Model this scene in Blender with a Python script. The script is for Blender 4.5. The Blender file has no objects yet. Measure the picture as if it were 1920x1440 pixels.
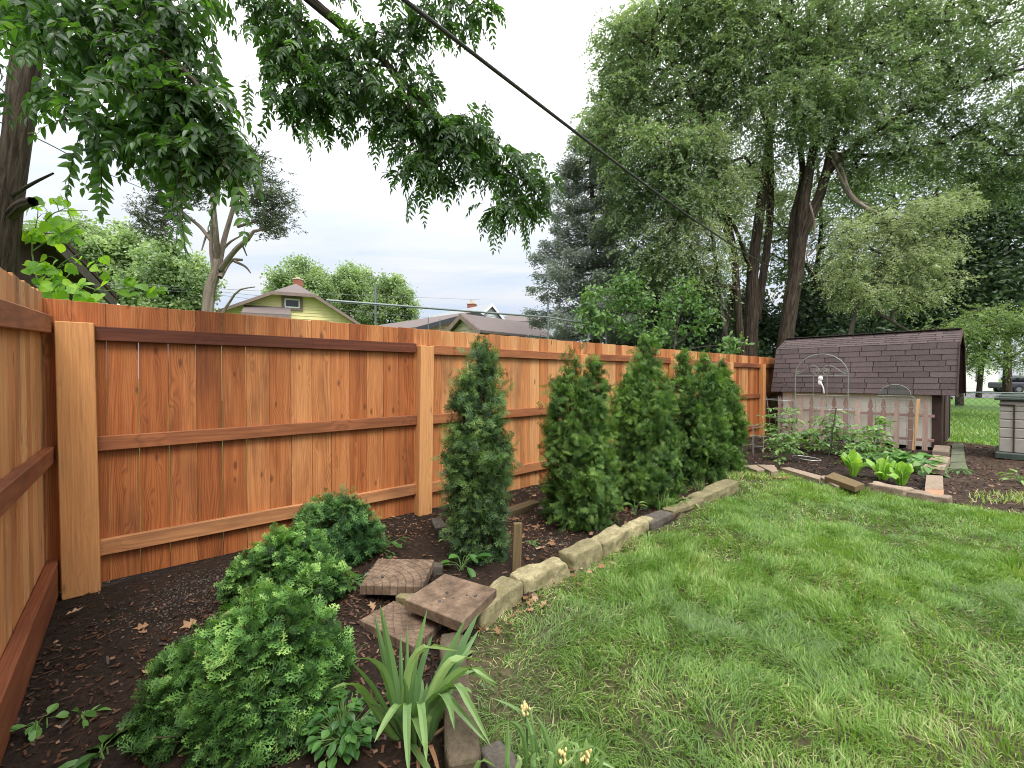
import bpy, math, random
import numpy as np
from mathutils import Vector, Matrix, noise as mnoise
rng = np.random.default_rng(7); random.seed(7)
sc = bpy.context.scene; col = sc.collection
# ------------------------------------------------------------------ camera and calibration helpers
W_, H_, FPX = 1920, 1440, 818.0
YAW, PITCH = math.radians(40.9), math.radians(-0.84)
CAM = np.array([0, -3.87, 1.35])
FW = np.array([math.sin(YAW)*math.cos(PITCH), math.cos(YAW)*math.cos(PITCH), math.sin(PITCH)])
RT = np.array([math.cos(YAW), -math.sin(YAW), 0.0]); UP = np.cross(RT, FW)
def ray(x, y): return FW + RT*((x-960)/FPX) - UP*((y-720)/FPX)
def G(x, y, z=0.0): r = ray(x, y); return CAM + r*((z-CAM[2])/r[2])
def D(x, y, d): return CAM + ray(x, y)*d
def PX(x, y, X): r = ray(x, y); return CAM + r*((X-CAM[0])/r[0])
def PY(x, y, Y): r = ray(x, y); return CAM + r*((Y-CAM[1])/r[1])
cd = bpy.data.cameras.new('camera'); cam = bpy.data.objects.new('camera', cd); col.objects.link(cam)
cam.location = CAM; cam.rotation_euler = (math.pi/2+PITCH, 0, -YAW)
cd.sensor_width = 36; cd.lens = FPX/W_*36; cd.clip_start = 0.05; cd.clip_end = 3000
sc.camera = cam
sc.view_settings.view_transform = 'Standard'; sc.view_settings.look = 'None'; sc.view_settings.exposure = 0
cy = sc.cycles
cy.max_bounces = 7; cy.diffuse_bounces = 4; cy.glossy_bounces = 2; cy.transmission_bounces = 3; cy.transparent_max_bounces = 4
cy.filter_width = 1.05; cy.use_denoising = True; cy.sample_clamp_indirect = 6; cy.caustics_reflective = False; cy.caustics_refractive = False

# ------------------------------------------------------------------ objects, tags
def tag(o, label=None, cat=None, group=None, kind=None):
    if label: o['label'] = label
    if cat: o['category'] = cat
    if group: o['group'] = group
    if kind: o['kind'] = kind
    return o
def thing(name, label, cat, loc=(0, 0, 0), group=None):
    o = bpy.data.objects.new(name, None); col.objects.link(o); o.location = [float(v) for v in loc]
    o.empty_display_size = .1
    return tag(o, label, cat, group)
def unit(v): v = np.asarray(v, float); return v/(np.linalg.norm(v, axis=-1, keepdims=True)+1e-9)

class MB:
    """collects vertices and faces; rnd = per-piece random value, loc = local coordinates for the texture"""
    def __init__(s): s.V=[]; s.F3=[]; s.F4=[]; s.R=[]; s.L=[]; s.n=0
    def add(s, V, F, rnd=0.5, loc=None):
        V = np.asarray(V, float).reshape(-1, 3); n = len(V)
        if isinstance(F, np.ndarray): groups = [F]
        else:
            groups = [np.array([f for f in F if len(f) == k], int) for k in (3, 4)]
        for g in groups:
            if len(g) == 0: continue
            (s.F3 if g.shape[1] == 3 else s.F4).append(g+s.n)
        s.V.append(V); s.R.append(np.broadcast_to(np.asarray(rnd, float), (n,)).copy())
        s.L.append(V.copy() if loc is None else np.asarray(loc, float).reshape(-1, 3)); s.n += n
    def build(s, name, mat, parent=None, smooth=False):
        me = bpy.data.meshes.new(name)
        V = np.concatenate(s.V); f3 = np.concatenate(s.F3) if s.F3 else np.zeros((0, 3), int); f4 = np.concatenate(s.F4) if s.F4 else np.zeros((0, 4), int)
        me.vertices.add(len(V)); me.vertices.foreach_set('co', V.astype(np.float32).ravel())
        nl = f3.size+f4.size; me.loops.add(nl); me.loops.foreach_set('vertex_index', np.concatenate([f3.ravel(), f4.ravel()]).astype(np.int32))
        npoly = len(f3)+len(f4); me.polygons.add(npoly)
        starts = np.concatenate([np.arange(len(f3))*3, len(f3)*3+np.arange(len(f4))*4]).astype(np.int32)
        me.polygons.foreach_set('loop_start', starts)
        me.polygons.foreach_set('use_smooth', np.full(npoly, smooth))
        a = me.attributes.new('rnd', 'FLOAT', 'POINT'); a.data.foreach_set('value', np.concatenate(s.R).astype(np.float32))
        a = me.attributes.new('loc', 'FLOAT_VECTOR', 'POINT'); a.data.foreach_set('vector', np.concatenate(s.L).astype(np.float32).ravel())
        me.update(calc_edges=True); me.validate()
        if mat: me.materials.append(mat)
        o = bpy.data.objects.new(name, me); col.objects.link(o)
        if parent is not None:
            o.parent = parent
            L = Vector((0, 0, 0)); p = parent
            while p is not None and p.type == 'EMPTY': L = L+p.location; p = p.parent
            o.matrix_parent_inverse = Matrix.Translation(-L)
        return o

def vnoise(P, seed=0):
    """smooth value noise in 3-D, -1..1, vectorised"""
    P = np.asarray(P, float); i = np.floor(P).astype(np.int64); f = P-i; f = f*f*(3-2*f)
    def h(a):
        n = (a[..., 0]*374761393+a[..., 1]*668265263+a[..., 2]*2147483647+seed*1013904223) & 0xffffffff
        n = ((n ^ (n >> 13))*1274126177) & 0xffffffff
        return ((n ^ (n >> 16)) & 0xffff)/32767.5-1
    r = 0
    for dx in (0, 1):
        for dy in (0, 1):
            for dz in (0, 1):
                w = (f[..., 0] if dx else 1-f[..., 0])*(f[..., 1] if dy else 1-f[..., 1])*(f[..., 2] if dz else 1-f[..., 2])
                r = r+w*h(i+np.array([dx, dy, dz]))
    return r
def fbm(P, seed=0, oct=3): return sum(vnoise(np.asarray(P)*2**k, seed+k)*.5**k for k in range(oct))

# chamfered box template
def _cb():
    vs = []; idx = {}
    for sx in (-1, 1):
        for sy in (-1, 1):
            for sz in (-1, 1):
                for a in range(3): idx[(sx, sy, sz, a)] = len(vs); vs.append((sx, sy, sz, a))
    F = []
    S = (-1, 1)
    for a in range(3):
        b, c = [(1, 2), (2, 0), (0, 1)][a]
        for s in S:
            q = []
            for (tb, tc) in ((-1, -1), (1, -1), (1, 1), (-1, 1)):
                k = [0, 0, 0]; k[a] = s; k[b] = tb; k[c] = tc; q.append(idx[(*k, a)])
            F.append(q if s > 0 else q[::-1])
            # edges between axis a face and axis b face, running along c
        for s in S:
            for t in S:
                k1 = [0, 0, 0]; k1[a] = s; k1[b] = t
                def vi(cc, ax): k = list(k1); k[c] = cc; return idx[(*k, ax)]
                q = [vi(-1, a), vi(-1, b), vi(1, b), vi(1, a)]
                F.append(q if s*t > 0 else q[::-1])
    for sx in S:
        for sy in S:
            for sz in S:
                t = [idx[(sx, sy, sz, 0)], idx[(sx, sy, sz, 1)], idx[(sx, sy, sz, 2)]]
                F.append(t if sx*sy*sz > 0 else t[::-1])
    return np.array(vs, float), F
CBV, CBF = _cb()
def cbox(mb, c, size, rot=None, ch=.003, rnd=None, axis=2, jitter=True):
    """chamfered box; axis = the long axis of the grain"""
    h = np.asarray(size, float)/2; ch = min(ch, h.min()*.8)
    V = CBV[:, :3]*h
    for a in range(3):
        m = CBV[:, 3] != a
        # the vertex on face a keeps full extent along a, others are pulled in
        V[m, a] -= np.sign(V[m, a])*ch
    r = rng.random() if rnd is None else rnd
    off = rng.random(3)*np.array([9, 9, 40]) if jitter else np.zeros(3)
    o = {0: [1, 2, 0], 1: [0, 2, 1], 2: [0, 1, 2]}[axis]
    loc = V[:, o]+off
    if rot is not None: V = V@np.asarray(rot).T
    mb.add(V+np.asarray(c), CBF, r, loc)
def rotz(a): c, s = math.cos(a), math.sin(a); return np.array([[c, -s, 0], [s, c, 0], [0, 0, 1]])
def rotx(a): c, s = math.cos(a), math.sin(a); return np.array([[1, 0, 0], [0, c, -s], [0, s, c]])
def roty(a): c, s = math.cos(a), math.sin(a); return np.array([[c, 0, s], [0, 1, 0], [-s, 0, c]])

def tube(mb, pts, rad, sides=6, rnd=.5, cap=True, wob=0.0):
    P = np.asarray(pts, float); n = len(P); rad = np.broadcast_to(np.asarray(rad, float), (n,))
    T = np.gradient(P, axis=0); T = unit(T)
    ref = np.array([0, 0, 1.0]) if abs(T[0, 2]) < .9 else np.array([1.0, 0, 0])
    A = unit(np.cross(T[0], ref)); rings = []; loc = []
    s = 0.0; off = rng.random()*20
    for i in range(n):
        A = unit(A-T[i]*np.dot(A, T[i])); B = np.cross(T[i], A)
        if i: s += np.linalg.norm(P[i]-P[i-1])
        a = np.arange(sides)*2*math.pi/sides
        ca, sa = np.cos(a)[:, None], np.sin(a)[:, None]
        rr = rad[i]*np.ones((sides, 1))
        if wob: rr = rr*(1+wob*vnoise(np.c_[np.cos(a)*1.7, np.sin(a)*1.7, np.full(sides, s*2.2+off)])[:, None])
        rings.append(P[i]+(ca*A+sa*B)*rr)
        loc.append(np.c_[np.cos(a)*rad[i]+off, np.sin(a)*rad[i], np.full(sides, s)])
    V = np.concatenate(rings); L = np.concatenate(loc); F = []
    k = np.arange(sides); k2 = (k+1) % sides
    for i in range(n-1):
        F.append(np.c_[i*sides+k, i*sides+k2, (i+1)*sides+k2, (i+1)*sides+k])
    F = np.concatenate(F)
    mb.add(V, F, rnd, L)
    if cap and sides >= 4:
        for base, rev in ((0, True), ((n-1)*sides, False)):
            c = [base+int(j) for j in k]
            if rev: c = c[::-1]
            V2 = V[c]; m = V2.mean(0)
            mb.add(np.vstack([V2, m]), [[j, (j+1) % sides, sides] for j in range(sides)], rnd, np.vstack([L[c], L[c].mean(0)]))
def spline(pts, n=12):
    P = np.asarray(pts, float)
    if len(P) < 3:
        t = np.linspace(0, 1, n)[:, None]; return P[0]*(1-t)+P[-1]*t
    Q = np.vstack([2*P[0]-P[1], P, 2*P[-1]-P[-2]]); out = []
    m = len(P)-1; ts = np.linspace(0, m, n)
    for t in ts:
        i = min(int(t), m-1); u = t-i; p0, p1, p2, p3 = Q[i:i+4]
        out.append(.5*((2*p1)+(-p0+p2)*u+(2*p0-5*p1+4*p2-p3)*u*u+(-p0+3*p1-3*p2+p3)*u**3))
    return np.array(out)

# ------------------------------------------------------------------ leaf placing
def place(mb, tmpl, P, A, N, L, Wd, rnd, tipb=0.0):
    """put the template (verts u,v,w and faces) at every P with axis A, normal N"""
    TV, TF = tmpl; n = len(P); k = len(TV)
    A = unit(A); N = unit(N-A*np.sum(N*A, -1, keepdims=True)); B = np.cross(N, A)
    L = np.broadcast_to(np.asarray(L, float), (n,))[:, None, None]; Wd = np.broadcast_to(np.asarray(Wd, float), (n,))[:, None, None]
    u, v, w = TV[:, 0][None, :, None], TV[:, 1][None, :, None], TV[:, 2][None, :, None]
    V = P[:, None, :]+L*u*A[:, None, :]+Wd*v*B[:, None, :]+L*w*N[:, None, :]
    r = np.broadcast_to(np.asarray(rnd, float), (n,))[:, None]+tipb*(TV[:, 0][None, :]-.5)
    loc = np.stack([np.broadcast_to(TV[:, 0], (n, k)), np.broadcast_to(TV[:, 1], (n, k)), np.broadcast_to(r[:, :1]*37, (n, k))], -1)
    for kk in (3, 4):
        f = np.array([q for q in TF if len(q) == kk], int)
        if len(f) == 0: continue
        F = (f[None]+(np.arange(n)*k)[:, None, None]).reshape(-1, kk)
        (mb.F3 if kk == 3 else mb.F4).append(F+mb.n)
    mb.V.append(V.reshape(-1, 3)); mb.R.append(np.clip(r, 0, 1).reshape(-1)); mb.L.append(loc.reshape(-1, 3)); mb.n += n*k
QUAD = (np.array([[0, 0, 0], [.5, .5, .06], [1, 0, -.05], [.5, -.5, .06]]), [[0, 3, 2, 1]])
def leaf_tmpl(prof, fold=.12, droop=.15, heart=0):
    us = np.linspace(0, 1, len(prof)); V = []; F = []
    for u, p in zip(us, prof):
        z = -droop*u*u
        V += [(u, -p/2, z+fold*p), (u, 0, z), (u, p/2, z+fold*p)]
    for i in range(len(prof)-1):
        a = i*3
        F += [[a, a+3, a+4, a+1], [a+1, a+4, a+5, a+2]]
    return np.array(V, float), F
LEAF = leaf_tmpl([.05, .8, 1., .72, .02])
LEAFLET = leaf_tmpl([.08, .9, .9, .5, .01], .1, .2)
HEART = leaf_tmpl([.55, 1.1, 1.05, .62, .02], .07, .25)
STRAP = leaf_tmpl([.6, .9, 1., .8, .45, .02], .25, .3)
def spray_tmpl(n=9, sub=3, wid=.075, curl=.22, ang=42):
    V = []; F = []; rs = random.Random(n*31+sub)
    def seg(a, b, w):
        a = np.array(a); b = np.array(b); d = b-a; p = np.array([-d[1], d[0]])/(np.hypot(*d)+1e-9)*w/2; m = a+d*.55
        k = len(V)
        for q in (a, m-p, b, m+p): V.append((q[0], q[1], -curl*q[0]**2-.25*curl*abs(q[1])))
        F.append([k, k+1, k+2, k+3])
    seg((0, 0), (1, 0), wid*.9)
    for i in range(n):
        u = .1+.8*i/(n-1); s = 1 if i % 2 else -1
        l = (.5*(1-u)**.75+.13)*rs.uniform(.75, 1.25); an = s*math.radians(ang+rs.uniform(-9, 9))
        e = (u+l*math.cos(an), l*math.sin(an)); seg((u, 0), e, wid)
        for j in range(sub):
            t = .35+.55*j/max(1, sub-1); b = (u+l*t*math.cos(an), l*t*math.sin(an)); a2 = an+(1 if j % 2 else -1)*math.radians(38)
            l2 = l*(1.05-t)*.75+.06
            seg(b, (b[0]+l2*math.cos(a2), b[1]+l2*math.sin(a2)), wid*.9)
    V = np.array(V, float); V[:, :2] /= V[:, 0].max()
    return V, F
SPRAY_HI = spray_tmpl(7, 3, .078, .25, 36); SPRAY = spray_tmpl(7, 2, .085, .3); SPRAY_LO = spray_tmpl(5, 0, .16, .3)
def strands(mb, C, k, L, nl, lL, lW, droop, tm=None, up0=.35, spread=.1, rb=None, side=.7):
    """k drooping twigs of leaves from every centre"""
    m = len(C)*k; c = np.repeat(C, k, 0)+rng.normal(size=(m, 3))*spread; a = rng.random(m)*2*np.pi
    d = unit(np.c_[np.cos(a), np.sin(a), up0*rng.normal(size=m)+.12]); Ls = L*(.55+.8*rng.random(m)); t = (np.arange(nl)+.6)/nl
    dr = droop*(.5+rng.random(m))
    P = c[:, None]+d[:, None]*(Ls[:, None]*t)[..., None]; P[..., 2] -= (dr*Ls)[:, None]*t**2
    T = np.repeat(d[:, None], nl, 1); T[..., 2] -= 2*dr[:, None]*t; T = unit(T).reshape(-1, 3); P = P.reshape(-1, 3); n = len(P)
    s = unit(np.cross(T, np.array([0, 0, 1.0])+.4*rng.normal(size=(n, 3)))); sg = np.where(np.arange(n) % 2 == 0, 1.0, -1.0)[:, None]
    A = T*.7+s*sg*side+rng.normal(size=(n, 3))*.3; N = np.cross(s, T)+rng.normal(size=(n, 3))*.55+np.array([0, 0, .35])
    r = np.repeat(np.repeat(rng.random(len(C)) if rb is None else rb, k)*.45+rng.random(m)*.25, nl)+.30*rng.random(n)
    z = .65+.6*rng.random(n); place(mb, tm or QUAD, P+rng.normal(size=(n, 3))*.02*L, A, N, lL*z, lW*z, r)
def rdir(n): return unit(rng.normal(size=(n, 3)))

def blob_pts(blobs, shell=.6):
    """random points in ellipsoids (px, py, rx, ry in photo pixels at a depth; rd metres deep)"""
    out = []
    for (x, y, rx, ry, d, rd, n) in blobs:
        c = D(x, y, d); q = rdir(n)*(rng.random((n, 1))**(shell/2))
        out.append(c+q[:, :1]*RT*rx*d/FPX+q[:, 1:2]*UP*ry*d/FPX+q[:, 2:]*np.array([FW[0], FW[1], 0])*rd)
    return np.concatenate(out)
def grow(mb, skel, pts, r0=.006, sides=5, power=.5, maxr=.2, sag=.06):
    """join every point to the nearest wood already there, thickness by what it carries"""
    S = np.concatenate([np.asarray(p) for p in skel]); ns = len(S)
    d0 = np.min(np.linalg.norm(pts[:, None]-S[None], axis=2), axis=1) if len(pts) < 3000 else None
    order = np.argsort(d0); N = np.vstack([S, pts[order]]); par = np.full(len(N), -1); cost = np.zeros(len(N))
    for i in range(ns, len(N)):
        dd = np.linalg.norm(N[:i]-N[i], axis=1); c = dd+.25*cost[:i]+np.clip(N[:i, 2]-N[i, 2], 0, None)*.5
        j = int(np.argmin(c)); par[i] = j; cost[i] = cost[j]+dd[j]
    cnt = np.ones(len(N))
    for i in range(len(N)-1, ns-1, -1):
        if par[i] >= ns: cnt[par[i]] += cnt[i]
    for i in range(ns, len(N)):
        a, b = N[par[i]], N[i]; L = np.linalg.norm(b-a)
        m = (a+b)/2+rng.normal(size=3)*L*.09+np.array([0, 0, sag*L])
        r = min(maxr, r0*cnt[i]**power)
        tube(mb, np.array([a, m, b]), [r*1.25, r*1.1, r*.8], sides, rng.random(), cap=False)
    return N, par
def leaves(mb, tmpl, C, n, spread, L, Wd, down=.4, up=.6, rb=None, zs=1.0, hang=0.0):
    """n leaves round every centre"""
    P = np.repeat(C, n, axis=0); m = len(P)
    o = rng.normal(size=(m, 3))*spread; o[:, 2] *= zs
    if hang: o[:, 2] -= np.abs(rng.normal(size=m))*hang
    A = rng.normal(size=(m, 3)); A[:, 2] = A[:, 2]*.6-down; N = rng.normal(size=(m, 3)); N[:, 2] += up
    r = np.repeat(rng.random(len(C)) if rb is None else rb, n)*.6+rng.random(m)*.4
    s = .7+.6*rng.random(m)
    place(mb, tmpl, P+o, A, N, L*s, Wd*s, r)

# ------------------------------------------------------------------ materials
def nmat(name):
    m = bpy.data.materials.new(name); m.use_nodes = True; t = m.node_tree; t.nodes.clear()
    out = t.nodes.new('ShaderNodeOutputMaterial'); return m, t, out
class NT:
    def __init__(s, t): s.t = t
    def n(s, ty, **kw):
        x = s.t.nodes.new('ShaderNode'+ty)
        for k, v in kw.items(): setattr(x, k, v)
        return x
    def l(s, a, b): s.t.links.new(a, b)
    def set(s, sock, v):
        if isinstance(v, bpy.types.NodeSocket): s.l(v, sock)
        else: sock.default_value = v
    def attr(s, name, vec=False):
        x = s.n('Attribute', attribute_name=name); return x.outputs['Vector' if vec else 'Fac']
    def math(s, op, a, b=0.0, clamp=False):
        x = s.n('Math', operation=op, use_clamp=clamp); s.set(x.inputs[0], a)
        if op not in ('SINE', 'ABSOLUTE', 'SQRT', 'FRACT', 'FLOOR'): s.set(x.inputs[1], b)
        return x.outputs[0]
    def ramp(s, fac, stops, interp='LINEAR'):
        x = s.n('ValToRGB'); e = x.color_ramp.elements; x.color_ramp.interpolation = interp
        while len(e) < len(stops): e.new(.5)
        for i, (p, c) in enumerate(stops):
            e[i].position = p; e[i].color = (*c, 1) if isinstance(c, tuple) else (c, c, c, 1)
        s.l(fac, x.inputs[0]); return x.outputs[0]
    def noise(s, vec, scale, detail=3, rough=.55, dist=0):
        x = s.n('TexNoise'); x.inputs['Scale'].default_value = scale; x.inputs['Detail'].default_value = detail
        x.inputs['Roughness'].default_value = rough; x.inputs['Distortion'].default_value = dist
        if vec is not None: s.l(vec, x.inputs['Vector'])
        return x.outputs['Fac']
    def vmul(s, vec, v):
        x = s.n('VectorMath', operation='MULTIPLY'); s.l(vec, x.inputs[0]); x.inputs[1].default_value = v; return x.outputs[0]
    def mix(s, fac, a, b, mode='MIX'):
        x = s.n('Mix', data_type='RGBA', blend_type=mode); s.set(x.inputs['Factor'], fac)
        for k, v in (('A', a), ('B', b)):
            i = [q for q in x.inputs if q.name == k and q.type == 'RGBA'][0]
            s.set(i, (*v, 1) if isinstance(v, tuple) else v)
        return [q for q in x.outputs if q.type == 'RGBA'][0]
    def bump(s, h, strength=.3, dist=.01):
        x = s.n('Bump'); x.inputs['Strength'].default_value = strength; x.inputs['Distance'].default_value = dist; s.l(h, x.inputs['Height']); return x.outputs[0]
    def bsdf(s, out, colr, rough=.7, bump=None, spec=.3, metal=0):
        b = s.n('BsdfPrincipled'); s.set(b.inputs['Base Color'], (*colr, 1) if isinstance(colr, tuple) else colr)
        s.set(b.inputs['Roughness'], rough); b.inputs['Specular IOR Level'].default_value = spec; b.inputs['Metallic'].default_value = metal
        if bump is not None: s.l(bump, b.inputs['Normal'])
        if out is not None: s.l(b.outputs[0], out.inputs[0])
        return b.outputs[0]
def mat_plain(name, c, rough=.6, var=.15, scale=6, spec=.3, metal=0, bump=.15):
    m, t, out = nmat(name); k = NT(t); geo = k.n('NewGeometry').outputs['Position']
    nz = k.noise(geo, scale, 5, .6); f = k.ramp(nz, [(.3, 1-var), (.7, 1+var)])
    k.bsdf(out, k.mix(1, tuple(c), f, 'MULTIPLY'), rough, k.bump(nz, bump, .01), spec, metal); return m
def mat_leaf(name, stops, trans=.4, tcol=(1.3, 1.5, .5), rough=.45, spec=.25, vary=.25, nscale=.5):
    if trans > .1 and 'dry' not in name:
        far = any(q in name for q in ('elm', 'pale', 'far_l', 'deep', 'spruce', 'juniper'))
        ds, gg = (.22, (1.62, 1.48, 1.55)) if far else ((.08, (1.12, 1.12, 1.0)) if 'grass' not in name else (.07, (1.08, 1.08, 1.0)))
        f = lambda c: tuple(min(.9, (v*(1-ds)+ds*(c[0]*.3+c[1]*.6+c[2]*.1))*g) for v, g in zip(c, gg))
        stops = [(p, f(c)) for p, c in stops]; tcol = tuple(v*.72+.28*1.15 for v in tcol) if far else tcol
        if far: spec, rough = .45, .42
    m, t, out = nmat(name); k = NT(t)
    r = k.attr('rnd'); geo = k.n('NewGeometry').outputs['Position']
    nz = k.noise(geo, nscale, 2); r2 = k.math('ADD', r, k.math('MULTIPLY', k.math('SUBTRACT', nz, .5), vary*2), True)
    c = k.ramp(r2, stops)
    a = k.bsdf(None, c, rough, None, spec)
    tr = k.n('BsdfTranslucent'); k.l(k.mix(1, c, tcol, 'MULTIPLY'), tr.inputs[0])
    mx = k.n('MixShader'); mx.inputs[0].default_value = trans; k.l(a, mx.inputs[1]); k.l(tr.outputs[0], mx.inputs[2]); k.l(mx.outputs[0], out.inputs[0])
    return m
def mat_wood(name, stops, grain=.35, knots=True, rough=.62, stain=.5, stain_col=(.09, .03, .016), gfreq=520, knot_dark=.66):
    m, t, out = nmat(name); k = NT(t)
    loc = k.attr('loc', True); r = k.attr('rnd')
    sx = k.n('SeparateXYZ'); k.l(loc, sx.inputs[0]); x, y, z = sx.outputs
    big = k.noise(k.vmul(loc, (7, 7, .55)), 1, 2, .5)
    kv = k.n('CombineXYZ'); k.l(k.math('MULTIPLY', x, 7.0), kv.inputs[0]); k.l(k.math('MULTIPLY', z, 2.6), kv.inputs[1])
    kn = k.n('TexVoronoi', voronoi_dimensions='2D'); k.l(kv.outputs[0], kn.inputs['Vector']); kn.inputs['Scale'].default_value = 1; kd = kn.outputs['Distance']
    kfall = k.ramp(kd, [(0, 1.0), (.28, 0.0)])
    ph = k.math('ADD', k.math('MULTIPLY', k.math('ADD', x, k.math('MULTIPLY', big, .19)), gfreq), k.math('MULTIPLY', kfall, 11.0 if knots else 0))
    g = k.math('ADD', k.math('MULTIPLY', k.math('SINE', ph), .5), .5)
    fib = k.noise(k.vmul(loc, (120, 120, 3.5)), 1, 4, .65)
    med = k.noise(k.vmul(loc, (22, 22, 1.1)), 1, 3, .6)
    tone = k.math('ADD', k.math('MULTIPLY', r, .86), k.math('MULTIPLY', k.math('SUBTRACT', med, .42), .55), True)
    c = k.ramp(tone, stops)
    gm = k.math('SUBTRACT', 1.12, k.math('MULTIPLY', k.math('MULTIPLY', g, k.ramp(big, [(.3, .45), (.6, 1.0)])), grain*1.15))
    c = k.mix(1, c, k.ramp(gm, [(0, 0.0), (1, 1.0)]), 'MULTIPLY')
    c = k.mix(1, c, k.ramp(fib, [(.25, .72), (.75, 1.2)]), 'MULTIPLY')
    st = k.noise(k.vmul(loc, (3.2, 3.2, .9)), 1, 4, .6)
    c = k.mix(k.math('MULTIPLY', k.ramp(st, [(.5, 0.0), (.72, 1.0)]), stain), c, stain_col)
    if knots:
        kn2 = k.n('TexVoronoi', voronoi_dimensions='2D'); kn2.feature = 'F1'; k.l(kv.outputs[0], kn2.inputs['Vector']); kn2.inputs['Scale'].default_value = 1
        sel = k.n('SeparateColor'); k.l(kn2.outputs['Color'], sel.inputs[0])
        on = k.ramp(sel.outputs[0], [(.60, 0.0), (.64, 1.0)])
        kk = k.math('MULTIPLY', k.ramp(k.math('ADD', kd, k.math('ADD', k.math('MULTIPLY', sel.outputs[1], .05), k.math('MULTIPLY', k.math('SUBTRACT', fib, .5), .05))), [(.05, 1.0), (.12, 0.0)]), on)
        c = k.mix(k.math('MULTIPLY', kk, knot_dark), c, (.055, .02, .012))
    bp = k.bump(k.math('ADD', k.math('MULTIPLY', fib, .7), k.math('MULTIPLY', g, .3)), .35, .002)
    k.bsdf(out, c, rough, bp, .25); return m
def mat_bark(name, c1, c2, zs=3.0, s=14, bump=.8):
    m, t, out = nmat(name); k = NT(t); loc = k.attr('loc', True)
    a = k.noise(k.vmul(loc, (s, s, zs)), 1, 5, .65, .6); b = k.noise(loc, 1.3, 2)
    c = k.mix(b, k.ramp(a, [(.32, c1), (.68, c2)]), k.ramp(a, [(.3, tuple(v*.6 for v in c1)), (.7, tuple(v*.8 for v in c2))]))
    k.bsdf(out, c, .9, k.bump(a, bump, .03), .15); return m
def mat_stone(name, stops, scale=9, moss=None, bump=.6):
    m, t, out = nmat(name); k = NT(t); geo = k.n('NewGeometry'); p = geo.outputs['Position']; r = k.attr('rnd')
    a = k.noise(p, scale, 6, .65); b = k.noise(p, scale*7, 4, .7)
    tone = k.math('ADD', k.math('MULTIPLY', a, .75), k.math('MULTIPLY', k.math('SUBTRACT', r, .5), .35), True)
    c = k.ramp(tone, stops); c = k.mix(1, c, k.ramp(b, [(.3, .7), (.7, 1.25)]), 'MULTIPLY')
    if moss:
        sp = k.n('SeparateXYZ'); k.l(geo.outputs['Normal'], sp.inputs[0])
        c = k.mix(k.math('MULTIPLY', k.ramp(k.noise(p, scale*1.7, 5, .7), [(.5, 0.0), (.66, 1.0)]), .7), c, moss)
    k.bsdf(out, c, .88, k.bump(k.math('ADD', a, k.math('MULTIPLY', b, .4)), bump, .012), .2); return m
def mat_ground(name, c1, c2, c3, s1=3, s2=40, bump=.8, dist=.02, rough=.95):
    m, t, out = nmat(name); k = NT(t); p = k.n('NewGeometry').outputs['Position']
    a = k.noise(p, s1, 5, .6); b = k.noise(p, s2, 6, .7)
    c = k.mix(k.ramp(a, [(.4, 0.0), (.62, 1.0)]), k.ramp(b, [(.3, c1), (.7, c2)]), k.ramp(b, [(.3, c1), (.72, c3)]))
    k.bsdf(out, c, rough, k.bump(k.math('ADD', b, a), bump, dist), .2); return m

# ------------------------------------------------------------------ sky, sun
SUN_EL, SUN_AZ = math.radians(56), math.radians(198)      # azimuth clockwise from +Y
w = bpy.data.worlds.new('World'); sc.world = w; w.use_nodes = True
k = NT(w.node_tree); w.node_tree.nodes.clear()
wo = k.n('OutputWorld'); bg = k.n('Background'); bg.inputs[1].default_value = .1; k.l(bg.outputs[0], wo.inputs[0])
sky = k.n('TexSky', sky_type='NISHITA', sun_disc=False, sun_elevation=SUN_EL, sun_rotation=SUN_AZ)
gen = k.n('TexCoord').outputs['Generated']; sp = k.n('SeparateXYZ'); k.l(gen, sp.inputs[0])
zc = k.math('MAXIMUM', sp.outputs[2], 0.0); den = k.math('ADD', zc, .12)
cmb = k.n('CombineXYZ'); k.l(k.math('DIVIDE', sp.outputs[0], den), cmb.inputs[0]); k.l(k.math('DIVIDE', sp.outputs[1], den), cmb.inputs[1])
rot = k.n('VectorRotate', rotation_type='Z_AXIS'); k.l(cmb.outputs[0], rot.inputs['Vector']); rot.inputs['Angle'].default_value = .7
cl = k.noise(k.vmul(rot.outputs[0], (.45, 1.3, 1)), 1.1, 7, .58, .5)
bright = k.ramp(zc, [(0, .64), (.10, .70), (.25, .84), (.42, 1.0), (.62, 1.5), (.95, 2.7)])
bright = k.math('MULTIPLY', k.ramp(zc, [(0, .235), (.12, .25), (.3, .305), (.45, .43), (.60, .62), (.92, 1.0)]), 3.55)
tint = k.mix(k.ramp(cl, [(.36, 0.0), (.62, 1.0)]), (.76, .88, 1.08), (1.0, 1.02, 1.05))
tint = k.mix(k.ramp(zc, [(.25, 0.0), (.5, 1.0)]), tint, (1.0, 1.01, 1.02))
v = k.n('VectorMath', operation='SCALE'); k.l(tint, v.inputs[0]); k.l(k.math('MULTIPLY', bright, 10.0), v.inputs['Scale'])
k.l(k.mix(.93, sky.outputs[0], v.outputs[0]), bg.inputs[0])
sl = bpy.data.lights.new('sun', 'SUN'); sl.energy = 3.0; sl.angle = math.radians(22); sl.color = (1, .97, .92)
so = bpy.data.objects.new('sun', sl); col.objects.link(so); so.location = (0, 0, 30)
sd = Vector((math.sin(SUN_AZ)*math.cos(SUN_EL), math.cos(SUN_AZ)*math.cos(SUN_EL), math.sin(SUN_EL)))
so.rotation_euler = sd.to_track_quat('Z', 'Y').to_euler()
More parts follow.
